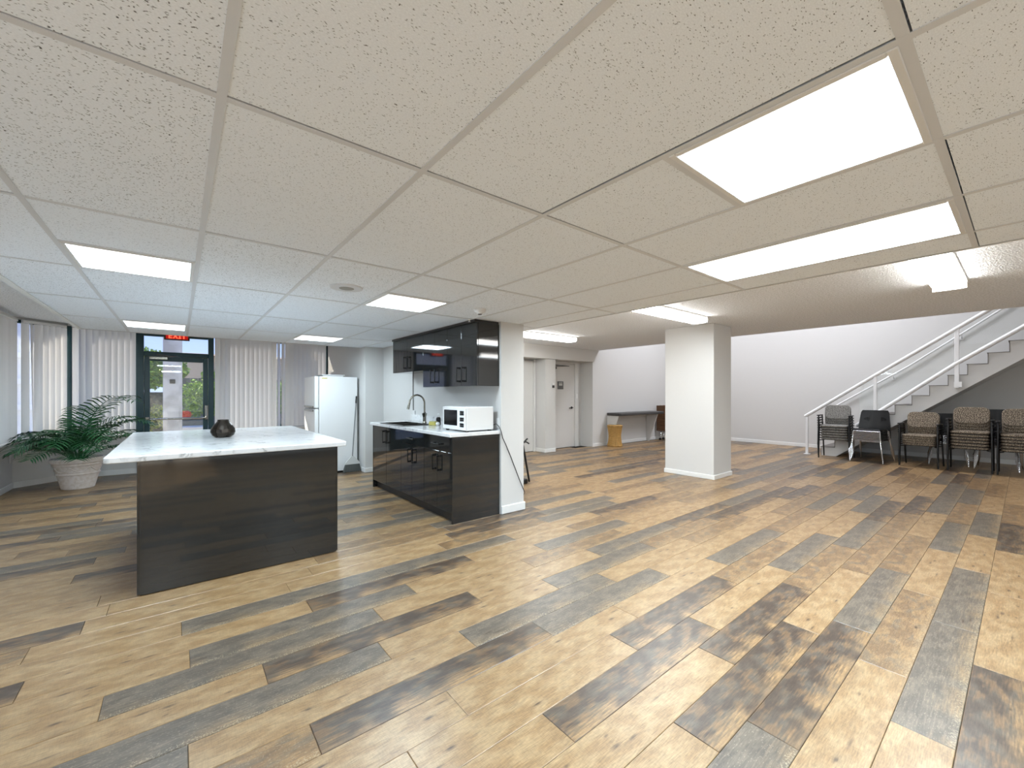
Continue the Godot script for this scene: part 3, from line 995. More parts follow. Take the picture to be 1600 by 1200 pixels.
func make_garden() -> void:
	struct("ground", wbox(-14, 16, -0.35, -0.06, 9.9, 40).box(P(-14, -0.35, -10), P(-2.1, -0.06, 9.9)), tri_mat(speckle_texture(31, [Color(0.55, 0.54, 0.52), Color(0.7, 0.69, 0.66), Color(0.78, 0.77, 0.74)], 0.1), 0.7, 0.9), "pale concrete paving outside the windows", "paving")
	var conc := tri_mat(speckle_texture(32, [Color(0.68, 0.67, 0.66), Color(0.74, 0.735, 0.73), Color(0.79, 0.785, 0.78)], 0.02), 0.5, 0.85)
	var t := thing("porch_post", "grey square concrete post standing outside the garden door", "post", P(-0.1, -0.06, 11.5))
	part("shaft", wbox(-0.262, 0.062, -0.06, 4.2, 11.5, 11.85, 0.01), conc, t)
	part("plaque", wbox(-0.15, -0.055, 1.60, 1.69, 11.485, 11.5, 0.003), mat(Color(0.2, 0.15, 0.13), 0.4), t)
	var w := struct("garden_wall", wbox(-1.5, -0.2, -0.06, 1.42, 14.4, 14.7, 0.02), tri_mat(speckle_texture(33, [Color(0.2, 0.16, 0.13), Color(0.32, 0.26, 0.2), Color(0.42, 0.36, 0.3)], 0.05), 0.8, 0.95), "low dark brown garden wall seen through the glass door", "garden wall")
	w.set_meta("kind", "thing")
	var pl := thing("planter", "long pale planter under the clipped hedge", "planter", P(1.4, -0.06, 12.9))
	part("trough", wbox(0.03, 2.8, -0.06, 0.74, 12.6, 12.8, 0.015).box(P(0.03, -0.06, 13.9), P(2.8, 0.7, 14.0)), mat(Color(0.42, 0.41, 0.4), 0.8), pl)
	part("soil", wbox(0.04, 2.79, -0.06, 0.66, 12.8, 13.9), M.soil, pl)
	var be := thing("bench", "white low bench slab in front of the planter", "bench", P(0.9, -0.06, 12.2))
	part("slab", wbox(0.0, 1.9, 0.54, 0.62, 11.95, 12.5, 0.015), M.white, be)
	for a in [0.15, 1.6]:
		part("support", wbox(a, a + 0.14, -0.06, 0.54, 12.05, 12.4, 0.01), conc, be)
	var h := thing("hedge", "bright green clipped hedge growing in the planter", "hedge", P(1.3, 0.66, 13.3))
	var hb := []
	for k in 9:
		hb.append([P(0.3 + 0.3 * k, 1.25 + 0.06 * sin(k * 2.0), 13.3), Vector3(0.3, 0.5, 0.45)])
	leaf_mass("foliage", h, hb, 1300, 0.075, Color(0.35, 0.52, 0.1), Color(0.72, 0.82, 0.28), 51)
	part("stem", G.new().tube([P(0.6, 0.66, 13.3), P(0.6, 1.2, 13.3)], 0.03).tube([P(1.5, 0.66, 13.3), P(1.5, 1.2, 13.3)], 0.03), M.plywood, h)
	var fl := thing("flower_clump", "red flowers low at the foot of the hedge", "flowers", P(0.13, 0.66, 12.72))
	leaf_mass("petals", fl, [[P(0.14, 0.88, 12.62), Vector3(0.11, 0.09, 0.1)]], 260, 0.05, Color(0.9, 0.14, 0.05), Color(0.95, 0.4, 0.16), 52)
	for tr in [["garden_tree", "leafy green tree with dark trunk left of the concrete post outside", -0.62, 13.7, 1.95, 0.62, 53], ["garden_tree", "taller tree behind the fence outside the garden door", 1.05, 17.2, 1.75, 0.6, 54], ["garden_tree", "far leafy tree beyond the garden wall", -1.0, 16.6, 2.1, 0.8, 55]]:
		var g := thing(tr[0], tr[1], "tree", P(tr[2], -0.06, tr[3]), 0, "trees in the garden")
		part("trunk", G.new().tube([P(tr[2], -0.06, tr[3]), P(tr[2] + 0.04, 0.9, tr[3]), P(tr[2] - 0.03, tr[4], tr[3])], 0.07, 8, 0.04), mat(Color(0.13, 0.1, 0.08), 0.9), g)
		var bl := []
		rng.seed = tr[6]
		for k in 9:
			bl.append([P(tr[2] + rng.randf_range(-1, 1) * tr[5], tr[4] + rng.randf_range(-0.35, 0.55) * tr[5], tr[3] + rng.randf_range(-0.5, 0.5) * tr[5]), Vector3.ONE * tr[5] * 0.42])
		leaf_mass("foliage", g, bl, 420, 0.11, Color(0.3, 0.46, 0.1), Color(0.66, 0.78, 0.26), tr[6])
	var sh := thing("shrub", "yellow-green shrubs at the foot of the garden wall", "shrub", P(-0.6, -0.06, 13.6))
	var sb := []
	for k in 7:
		sb.append([P(-1.2 + 0.15 * k, 0.55 + 0.35 * absf(sin(k * 1.7)), 13.4), Vector3(0.22, 0.3, 0.25)])
	leaf_mass("foliage", sh, sb, 600, 0.08, Color(0.28, 0.4, 0.05), Color(0.8, 0.82, 0.16), 56)
	part("stem", G.new().tube([P(-0.8, -0.06, 13.4), P(-0.8, 0.5, 13.4)], 0.03), M.plywood, sh)
	var fe := thing("fence", "weathered grey board fence behind the hedge", "fence", P(2, -0.06, 16))
	for k in 22:
		part("board", wbox(-0.1 + 0.19 * k, 0.08 + 0.19 * k, -0.06, 1.86, 15.98, 16.0, 0.004), mat(Color(0.42 + 0.03 * (k % 3), 0.39 + 0.03 * (k % 3), 0.35 + 0.02 * (k % 3)), 0.9), fe)
	part("rail", wbox(-0.1, 4.1, 1.5, 1.58, 16.0, 16.04), M.plywood, fe)
	var hs := thing("neighbour_house", "beige neighbouring house beyond the fence", "house", P(3, -0.06, 24))
	part("wall", wbox(0.05, 7, -0.06, 3.0, 22, 26), mat(Color(0.72, 0.66, 0.58), 0.9), hs)
	part("roof", G.new().prism([Vector2(21.7, 3.0), Vector2(24, 3.25), Vector2(26.3, 3.0)], P(-0.1, 0, 0), Vector3(0, 0, -1), Vector3(0, 1, 0), Vector3(7.3, 0, 0)), mat(Color(0.6, 0.55, 0.5), 0.9), hs)
	var h2 := thing("neighbour_block", "white neighbouring building seen past the crooked blind slat", "building", P(-5, -0.06, 15))
	part("wall", wbox(-9, -1.9, -0.06, 3.4, 15, 19), mat(Color(0.86, 0.86, 0.86), 0.8), h2)
	for k in 3:
		part("ledge", wbox(-9, -1.85, 1.0 + k * 0.62, 1.12 + k * 0.62, 14.9, 15.0), mat(Color(0.92, 0.92, 0.92), 0.8), h2)

# ---------------------------------------------------------------- kitchen
# bar handle in world space: from point p along dirn (length l), standing off along out
func bar_handle(p: Vector3, dirn: Vector3, l: float, out: Vector3) -> G:
	var g := G.new()
	var s := 0.0055
	var side := dirn.cross(out)
	for e in [0.0, l - 0.022]:
		var c: Vector3 = p + dirn * (e + 0.011)
		var q := [c - side * 0.009 - dirn * 0.011, c + side * 0.009 + dirn * 0.011 + out * 0.034]
		g.box(q[0], q[1], 0.001)
	var c0 := p + out * 0.028
	g.box(c0 - side * s, c0 + side * s + dirn * l + out * 0.009, 0.0015)
	return g

func front_panel(b0: float, b1: float, h0: float, h1: float, a: float) -> G:
	return wbox(a, a + 0.019, h0, h1, b0 + 0.0015, b1 - 0.0015, 0.0015)

func base_cabinet(b0: float, b1: float, drawer: bool, label: String) -> void:
	var t := thing("base_cabinet", label, "cabinet", P(2.55, 0, (b0 + b1) / 2), 0, "dark base cabinets along the short wall")
	var a := 2.245
	part("body", wbox(a + 0.021, 2.862, 0.105, 0.918, b0 + 0.001, b1 - 0.001), M.carcass, t)
	part("toe_kick", wbox(a + 0.06, a + 0.075, 0.0, 0.105, b0 + 0.001, b1 - 0.001), M.carcass, t)
	var mid := (b0 + b1) / 2
	var top := 0.748 if drawer else 0.913
	var out := Vector3(-1, 0, 0)
	for k in 2:
		var d := part("door", front_panel([b0, mid][k], [mid, b1][k], 0.108, top - 0.002, a), M.gloss, t)
		var hb: float = mid + (0.055 if k == 1 else -0.055)
		var hy := top - 0.045
		part("handle", bar_handle(P(a, hy, hb), Vector3.DOWN, 0.175, out), M.black, d)
	if drawer:
		var d := part("drawer", front_panel(b0, b1, 0.75, 0.913, a), M.gloss, t)
		part("handle", bar_handle(P(a, 0.825, mid - 0.09), Vector3(0, 0, -1), 0.18, out), M.black, d)

func wall_cabinet(b0: float, b1: float, h0: float, label: String) -> void:
	var t := thing("wall_cabinet", label, "cabinet", P(2.72, h0, (b0 + b1) / 2), 0, "dark wall cabinets over the worktop")
	var a := 2.556
	part("body", wbox(a + 0.021, 2.862, h0, 2.171, b0 + 0.001, b1 - 0.001, 0.001), M.gloss, t)
	var mid := (b0 + b1) / 2
	for k in 2:
		var d := part("door", front_panel([b0, mid][k], [mid, b1][k], h0, 2.168, a), M.gloss, t)
		var hb: float = mid + (0.056 if k == 1 else -0.056)
		part("handle", bar_handle(P(a, h0 + 0.047, hb), Vector3.UP, 0.175, Vector3(-1, 0, 0)), M.black, d)

func make_kitchen() -> void:
	base_cabinet(3.805, 4.435, true, "dark gloss base cabinet under the microwave, with a drawer over two doors")
	base_cabinet(4.435, 5.08, true, "dark gloss base cabinet with a drawer, below the tap end of the sink")
	base_cabinet(5.08, 6.06, false, "dark gloss base cabinet with two full-height doors, next to the fridge")
	var e := thing("end_panel", "dark gloss side panel reaching the floor under the microwave end of the worktop", "panel", P(2.55, 0, 3.795))
	part("panel", wbox(2.243, 2.862, 0.0, 0.918, 3.785, 3.804, 0.0015), M.gloss, e)
	var e2 := thing("end_panel", "dark gloss side panel at the sink end of the base cabinets", "panel", P(2.55, 0, 6.07))
	part("panel", wbox(2.243, 2.862, 0.0, 0.918, 6.061, 6.078, 0.0015), M.gloss, e2)
	# worktop with the sink cut-out
	var w := G.new()
	wbox(2.205, 2.866, 0.919, 0.958, 3.77, 5.06, 0.004, w)
	wbox(2.205, 2.27, 0.919, 0.958, 5.06, 5.74, 0.004, w)
	wbox(2.64, 2.866, 0.919, 0.958, 5.06, 5.74, 0.004, w)
	wbox(2.205, 2.866, 0.919, 0.958, 5.74, 6.09, 0.004, w)
	var wt := thing("worktop", "white marbled worktop with a sink along the short wall", "worktop", P(2.53, 0.919, 4.9))
	part("slab", w, M.marble, wt)
	part("upstand", wbox(2.852, 2.866, 0.958, 1.055, 4.35, 6.09, 0.003), M.marble, wt)
	# sink
	var s := thing("sink", "dark steel double-bowl sink set in the worktop", "sink", P(2.45, 0.95, 5.4))
	var rim := G.new()
	wbox(2.235, 2.275, 0.956, 0.966, 5.03, 5.77, 0.003, rim)
	wbox(2.63, 2.68, 0.956, 0.966, 5.03, 5.77, 0.003, rim)
	wbox(2.275, 2.63, 0.956, 0.966, 5.03, 5.07, 0.003, rim)
	wbox(2.275, 2.63, 0.956, 0.966, 5.73, 5.77, 0.003, rim)
	wbox(2.275, 2.63, 0.956, 0.966, 5.385, 5.415, 0.003, rim)
	part("rim", rim, M.sink, s)
	for bb in [[5.07, 5.385], [5.415, 5.73]]:
		var bw := G.new()
		wbox(2.275, 2.63, 0.78, 0.785, bb[0], bb[1], 0, bw)
		wbox(2.275, 2.28, 0.785, 0.956, bb[0], bb[1], 0, bw)
		wbox(2.625, 2.63, 0.785, 0.956, bb[0], bb[1], 0, bw)
		wbox(2.28, 2.625, 0.785, 0.956, bb[0], bb[0] + 0.005, 0, bw)
		wbox(2.28, 2.625, 0.785, 0.956, bb[1] - 0.005, bb[1], 0, bw)
		part("bowl", bw, M.sink, s)
	# tap: gooseneck with pull-down spout
	var f := thing("tap", "brushed nickel gooseneck kitchen tap behind the sink", "tap", P(2.72, 0.958, 5.36))
	var fb := Vector3.ZERO
	part("base", G.new().lathe([Vector2(0, 0), Vector2(0.03, 0), Vector2(0.03, 0.01), Vector2(0.024, 0.03), Vector2(0.024, 0.09), Vector2(0.032, 0.125), Vector2(0.036, 0.14), Vector2(0.018, 0.15), Vector2(0, 0.15)], P(2.72, 0.958, 5.36), 16), M.nickel, f)
	var neck := [P(2.72, 1.10, 5.36), P(2.72, 1.23, 5.36)]
	for k in 13:
		var an := PI * k / 12.0 * 0.94
		neck.append(P(2.72 - 0.105 * (1 - cos(an)), 1.245 + 0.115 * sin(an), 5.36 + 0.02 * (1 - cos(an))))
	part("neck", G.new().tube(neck, 0.0125, 10), M.nickel, f)
	var q: Vector3 = neck[neck.size() - 1]
	part("spout", G.new().tube([q, q + Vector3(-0.012, -0.05, 0), q + Vector3(-0.024, -0.105, 0)], 0.0145, 10, 0.019), M.nickel, f)
	part("lever", G.new().tube([P(2.71, 1.09, 5.35), P(2.70, 1.10, 5.30), P(2.685, 1.118, 5.27)], 0.008, 8), M.nickel, f)
	# things on the worktop
	var so := thing("soap_bottle", "dark soap bottle with a white pump cap behind the sponge", "bottle", P(2.74, 0.958, 4.99))
	part("body", G.new().lathe([Vector2(0, 0), Vector2(0.03, 0), Vector2(0.032, 0.01), Vector2(0.032, 0.085), Vector2(0.026, 0.1), Vector2(0.01, 0.106), Vector2(0, 0.106)], P(2.74, 0.958, 4.99), 16), mat(Color(0.1, 0.08, 0.07), 0.2), so)
	part("cap", G.new().lathe([Vector2(0, 0.106), Vector2(0.009, 0.106), Vector2(0.009, 0.128), Vector2(0.017, 0.13), Vector2(0.017, 0.15), Vector2(0, 0.153)], P(2.74, 0.958, 4.99), 12), M.white, so)
	var sp := thing("sponge", "yellow washing sponge on the worktop beside the sink", "sponge", P(2.66, 0.958, 4.985))
	part("foam", G.new().at(Transform3D(Basis(Vector3.UP, 0.5), P(2.65, 0.9585, 4.97))).pad(0.075, 0.11, 0.045, 0.02, 0.01, 0.006), mat(Color(0.8, 0.76, 0.42), 0.95), sp)
	part("scourer", G.new().at(Transform3D(Basis(Vector3.UP, 0.5), P(2.65, 1.0035, 4.97))).pad(0.073, 0.105, 0.008, 0.02, 0.003), mat(Color(0.72, 0.7, 0.5), 0.95), sp)
	var eg := thing("sink_stopper", "small white round stopper in front of the dark soap bottle", "stopper", P(2.67, 0.958, 4.90))
	part("knob", G.new().lathe([Vector2(0, 0), Vector2(0.018, 0.0), Vector2(0.026, 0.012), Vector2(0.026, 0.03), Vector2(0.017, 0.044), Vector2(0, 0.048)], P(2.67, 0.9585, 4.885), 16), M.white, eg)
	# microwave
	var m := thing("microwave", "white microwave oven on the worktop end with its dark door glass to the sink", "microwave", P(2.62, 0.958, 4.05))
	part("body", wbox(2.435, 2.80, 0.972, 1.232, 3.81, 4.30, 0.008), M.white, m)
	var ft := G.new()
	for p in [[2.46, 3.84], [2.76, 3.84], [2.46, 4.26], [2.76, 4.26]]:
		wbox(p[0] - 0.015, p[0] + 0.015, 0.958, 0.974, p[1] - 0.015, p[1] + 0.015, 0, ft)
	part("feet", ft, M.black, m)
	var md := part("door", wbox(2.416, 2.434, 0.976, 1.228, 3.94, 4.298, 0.005), M.white, m)
	part("door_glass", wbox(2.413, 2.417, 1.022, 1.195, 3.975, 4.262, 0.001), M.screen, md)
	var mp := part("control_panel", wbox(2.416, 2.434, 0.976, 1.228, 3.812, 3.937, 0.005), M.white, m)
	for r in [[1.14, 1.19], [1.075, 1.118], [1.01, 1.055]]:
		var kg := G.new()
		for k in 2:
			for j in 2:
				var z: float = 3.838 + k * 0.04
				var y: float = r[0] + (r[1] - r[0]) * j / 2.0
				wbox(2.412, 2.417, y + 0.001, y + (r[1] - r[0]) / 2 - 0.001, z, z + 0.037, 0.001, kg)
		part("buttons", kg, M.black, mp)
	var cord := thing("power_cord", "thin black power cord hanging from the microwave down the white wall end", "cord", P(2.83, 0.958, 3.75))
	part("cable", G.new().tube([P(2.80, 1.01, 3.86), P(2.83, 1.035, 3.80), P(2.845, 1.0, 3.765), P(2.86, 0.955, 3.752), P(2.885, 0.87, 3.75), P(2.925, 0.80, 3.75), P(2.96, 0.73, 3.75), P(3.0, 0.65, 3.75), P(3.06, 0.52, 3.75), P(3.13, 0.37, 3.75), P(3.19, 0.25, 3.75), P(3.225, 0.2, 3.76), P(3.23, 0.12, 3.82)], 0.0045, 6), M.black, cord)
	var ad := thing("outlet", "white wall outlet between microwave and wall corner", "outlet", P(2.862, 1.03, 3.79))
	part("plate", wbox(2.858, 2.867, 0.985, 1.10, 3.775, 3.845, 0.003), M.white, ad)
	var ad2 := thing("outlet", "white outlet low behind the tap, a thin cord running up from it", "outlet", P(2.862, 1.1, 6.0))
	part("plate", wbox(2.858, 2.867, 1.0, 1.12, 5.95, 6.03, 0.003), M.white, ad2)
	part("socket", wbox(2.854, 2.859, 1.075, 1.105, 5.975, 6.0, 0.002), M.white, ad2)
	var uc := thing("wall_cable", "thin grey cord down the wall from the short wall cabinet", "cord", P(2.858, 1.4, 6.03))
	part("cable", G.new().tube([P(2.857, 1.69, 6.02), P(2.857, 1.4, 6.02), P(2.857, 1.12, 6.01)], 0.006, 6), mat(Color(0.3, 0.29, 0.28), 0.6), uc)
	# wall cabinets
	wall_cabinet(3.79, 4.435, 1.466, "tall dark gloss wall cabinet above the microwave")
	wall_cabinet(4.435, 5.08, 1.466, "tall dark gloss wall cabinet in the middle, next to the short one")
	wall_cabinet(5.08, 6.08, 1.69, "short wide dark gloss wall cabinet over the sink's far end")
	var co := thing("cabinet_filler", "dark filler strip between the wall cabinets and the ceiling tiles", "filler", P(2.7, 2.17, 4.9))
	part("strip", wbox(2.535, 2.86, 2.1715, 2.199, 3.80, 6.07, 0.002), M.carcass, co)
	var sk := thing("sprinkler", "small white sprinkler head at the top corner of the tall wall cabinet", "sprinkler", P(2.5, 2.2, 3.9))
	part("head", G.new().lathe([Vector2(0, -0.034), Vector2(0.016, -0.032), Vector2(0.006, -0.026), Vector2(0.007, -0.01), Vector2(0.022, -0.004), Vector2(0.022, 0), Vector2(0, 0)], P(2.49, 2.2, 3.84), 12), M.trim, sk)

	# island
	var il := thing("kitchen_island", "dark gloss kitchen island under the white marbled top", "kitchen island", P(0.43, 0, 4.8))
	part("back_panel", wbox(-0.205, 1.07, 0.006, 0.916, 3.77, 3.79, 0.002), M.gloss, il)
	part("body", wbox(-0.203, 1.068, 0.09, 0.916, 3.791, 5.83), M.carcass, il)
	part("plinth", wbox(-0.15, 1.02, 0.0, 0.09, 3.795, 5.78), M.carcass, il)
	for a in [-0.222, 1.069]:
		part("side_panel", wbox(a, a + 0.018, 0.006, 0.916, 3.792, 5.83, 0.002), M.gloss, il)
	for k in 3:
		var a0 := -0.2 + 0.42 * k
		var d := part("door", wbox(a0 + 0.002, a0 + 0.418, 0.1, 0.912, 5.831, 5.85, 0.0015), M.gloss, il)
		part("handle", bar_handle(P(a0 + 0.36, 0.86, 5.85), Vector3.DOWN, 0.175, Vector3(0, 0, -1)), M.black, d)
	var it := thing("island_worktop", "white grey-veined marble slab lying on the kitchen island", "worktop", P(0.39, 0.918, 4.9))
	part("slab", G.new().at(Transform3D(Basis(), P(0.385, 0.918, 4.89))).pad(1.54, 2.30, 0.042, 0.035, 0.008), M.marble, it)
	# bronze lobed vase
	var v := thing("vase", "bronze gourd-shaped vase with deep lobes on the white island", "vase", P(0.335, 0.96, 4.85))
	part("body", G.new().lathe([Vector2(0, 0.0), Vector2(0.062, 0.0), Vector2(0.09, 0.02), Vector2(0.104, 0.05), Vector2(0.1, 0.08), Vector2(0.08, 0.115), Vector2(0.056, 0.143), Vector2(0.046, 0.158), Vector2(0.049, 0.168), Vector2(0.043, 0.166), Vector2(0.04, 0.15), Vector2(0.0, 0.12)], P(0.335, 0.9605, 4.85), 60, 5, 0.34), M.bronze, v)

	# fridge
	var fr := thing("fridge", "white two-door fridge freezer standing in the corner by the blinds", "fridge", P(2.15, 0, 7.95))
	part("body", wbox(1.86, 2.50, 0.03, 1.675, 7.53, 8.28, 0.006), M.fridge, fr)
	part("foot_grille", wbox(1.87, 2.49, 0.0, 0.032, 7.545, 8.26), M.black, fr)
	for dd in [[0.05, 1.118], [1.132, 1.678]]:
		var d := part("door", wbox(1.79, 1.852, dd[0], dd[1], 7.532, 8.278, 0.012), M.fridge, fr)
		var y: float = 1.075 if dd[0] < 1.0 else 1.14
		part("handle", wbox(1.768, 1.79, y, y + 0.03, 7.60, 8.2, 0.005), M.steel, d)
	part("sticker", wbox(1.90, 1.99, 1.635, 1.652, 7.528, 7.5305), mat(Color(0.78, 0.72, 0.4), 0.5), fr)
	var tr := thing("tray", "shallow white tray lying on top of the fridge", "tray", P(2.1, 1.676, 7.75))
	part("pan", wbox(1.93, 2.27, 1.6765, 1.70, 7.58, 8.0, 0.006), M.white, tr)
	part("rim", wbox(1.91, 2.29, 1.70, 1.712, 7.56, 8.02, 0.004), M.white, tr)
	var bm := thing("broom", "broom with a white fan head and grey bristles leaning against the fridge", "broom", P(2.33, 0, 7.38))
	part("head", G.new().prism([Vector2(-0.018, 0.285), Vector2(0.018, 0.285), Vector2(0.125, 0.175), Vector2(0.125, 0.145), Vector2(-0.125, 0.145), Vector2(-0.125, 0.175)], P(2.375, 0, 7.40), Vector3(1, 0, 0), Vector3(0, 1, 0), Vector3(0, 0, -0.035)), mat(Color(0.8, 0.8, 0.79), 0.4), bm)
	var br := G.new()
	rng.seed = 9
	br.prism([Vector2(-0.118, 0.145), Vector2(0.118, 0.145), Vector2(0.142, 0.02), Vector2(-0.155, 0.02)], P(2.375, 0, 7.408), Vector3(1, 0, 0), Vector3(0, 1, 0), Vector3(0, 0, -0.02))
	for k in 60:
		var u := -0.118 + 0.236 * (k / 59.0)
		var d0 := rng.randf_range(0.003, 0.03)
		br.tube([P(2.375 + u, 0.15, 7.40 + d0), P(2.370 + u * 1.28 + rng.randf_range(-0.008, 0.008), 0.003 + rng.randf() * 0.015, 7.395 + d0)], 0.004, 4)
	part("bristles", br, M.bristle, bm)
	part("stick", G.new().tube([P(2.375, 0.26, 7.417), P(2.475, 1.30, 7.515)], 0.011, 8), mat(Color(0.5, 0.5, 0.5), 0.4), bm)
	part("grip", G.new().tube([P(2.466, 1.21, 7.506), P(2.479, 1.335, 7.518)], 0.014, 8), M.black, bm)

# ---------------------------------------------------------------- palm
func frond(az: float, rise: float, l: float, droop: float, sd: int) -> G:
	var g := G.new()
	var r := RandomNumberGenerator.new()
	r.seed = sd
	var dir := Vector3(cos(az), 0, sin(az))
	var side := Vector3(-sin(az), 0, cos(az))
	var pts := []
	var n := 14
	var p := Vector3(dir.x * 0.03, 0, dir.z * 0.03)
	var el := rise
	for k in n + 1:
		pts.append(p)
		p += (dir * cos(el) + Vector3.UP * sin(el)) * (l / n)
		el -= droop / n * (0.5 + 1.2 * k / n)
	g.tube(pts, 0.007, 5, 0.002)
	var leaves := 19
	for k in leaves:
		var u := 0.24 + 0.76 * k / (leaves - 1.0)
		var f := u * n
		var i := mini(int(f), n - 1)
		var q: Vector3 = pts[i].lerp(pts[i + 1], f - i)
		var fw: Vector3 = (pts[i + 1] - pts[i]).normalized()
		var up := side.cross(fw).normalized()
		if up.y < 0: up = -up
		var ll := (0.29 * sin(PI * (0.18 + 0.75 * (u - 0.24) / 0.76)) + 0.05) * r.randf_range(0.9, 1.1)
		for s in [-1.0, 1.0]:
			var od: Vector3 = (side * s * 0.8 + fw * 0.62 + up * 0.22).normalized()
			var w := 0.013
			var wv: Vector3 = fw * w
			var m1: Vector3 = q + od * ll * 0.45 + Vector3.DOWN * 0.008
			var m2: Vector3 = q + od * ll * 0.8 + Vector3.DOWN * ll * 0.16
			var tip: Vector3 = q + od * ll * 0.98 + Vector3.DOWN * ll * 0.34
			g.quad(q - wv * 0.4, q + wv * 0.4, m1 + wv, m1 - wv)
			g.quad(m1 - wv, m1 + wv, m2 + wv * 0.75, m2 - wv * 0.75)
			g.tri(m2 - wv * 0.75, m2 + wv * 0.75, tip, up, up, up)
	return g

func make_palm() -> void:
	var base := P(-1.15, 0, 8.74)
	var t := thing("potted_palm", "large green areca palm in a pale terracotta pot beside the bay window", "potted plant", base)
	var prof := [Vector2(0, 0), Vector2(0.172, 0), Vector2(0.178, 0.012), Vector2(0.222, 0.205), Vector2(0.235, 0.21), Vector2(0.238, 0.222), Vector2(0.228, 0.23), Vector2(0.25, 0.335), Vector2(0.268, 0.34), Vector2(0.272, 0.355), Vector2(0.262, 0.362), Vector2(0.266, 0.375), Vector2(0.288, 0.39), Vector2(0.292, 0.425), Vector2(0.284, 0.446), Vector2(0.262, 0.448), Vector2(0.255, 0.40), Vector2(0, 0.40)]
	var pot := part("pot", G.new().lathe(prof, Vector3.ZERO, 40), M.pot, t, false)
	var orn := G.new()
	for k in 7:                     # raised swags round the belly
		var a0 := TAU * k / 7.0
		var pts := []
		for j in 7:
			var u := j / 6.0
			var an := a0 + u * TAU / 7.0
			var y := 0.318 - 0.062 * sin(PI * u)
			var rr := lerpf(0.228, 0.25, (y - 0.23) / 0.105) + 0.002
			pts.append(Vector3(cos(an) * rr, y, sin(an) * rr))
		orn.tube(pts, 0.007, 6)
	var of := part("relief_swags", orn, M.pot, pot, false)
	var med := G.new()
	var dv := Vector3(0.19, 0, 0.98).normalized()
	med.at(Transform3D(Basis.looking_at(dv, Vector3.UP), dv * 0.196 + Vector3(0, 0.1, 0))).pad(0.09, 0.012, 0.03, 0.006, 0.004)
	part("relief_medallion", med, M.pot, pot, false)
	part("soil", G.new().lathe([Vector2(0, 0.395), Vector2(0.256, 0.395), Vector2(0.256, 0.405), Vector2(0, 0.412)], Vector3.ZERO, 28), M.soil, t, false)
	# azimuth 0 = towards the right of the view, 90 = towards the viewer
	var list := [[205, 74, 0.8, 2.6], [185, 66, 0.6, 2.3], [165, 70, 0.62, 2.5], [228, 78, 0.95, 2.0], [120, 70, 0.85, 2.5], [95, 50, 0.9, 2.2], [232, 82, 1.42, 2.35], [12, 82, 1.7, 2.25], [-12, 58, 1.25, 1.9], [5, 45, 1.1, 1.6], [35, 42, 1.05, 1.9], [60, 58, 1.0, 2.4], [-35, 62, 1.15, 2.0], [300, 72, 1.0, 1.8], [140, 36, 0.7, 1.6], [80, 30, 0.8, 1.5], [-5, 25, 0.9, 1.2], [45, 22, 0.8, 1.2], [195, 40, 0.6, 1.4], [110, 74, 0.85, 2.8], [28, 62, 1.2, 2.5], [172, 80, 0.85, 2.9], [-22, 40, 1.0, 1.5], [155, 55, 0.65, 2.0]]
	var n := 0
	for f in list:
		n += 1
		var az: float = deg_to_rad(f[0]) - 0.0
		# view right = (cos YAW, +sin YAW in z) ; towards the viewer = (-sin YAW, cos YAW in z)
		var vx := cos(az) * cos(YAW) + sin(az) * -sin(YAW)
		var vz := cos(az) * sin(YAW) + sin(az) * cos(YAW)
		var o := part("frond", frond(atan2(vz, vx), deg_to_rad(minf(f[1] + 9.0, 84.0)), f[2] * 0.92, f[3] * 0.86, n), M.frond, t, false)
		o.position = Vector3(0.02 * vx, 0.405, 0.02 * vz)
	part("cane", G.new().tube([Vector3(0.02, 0.4, 0.0), Vector3(0.03, 0.56, 0.01)], 0.02, 8).tube([Vector3(-0.05, 0.4, 0.03), Vector3(-0.06, 0.53, 0.03)], 0.016, 8), M.stem, t, false)

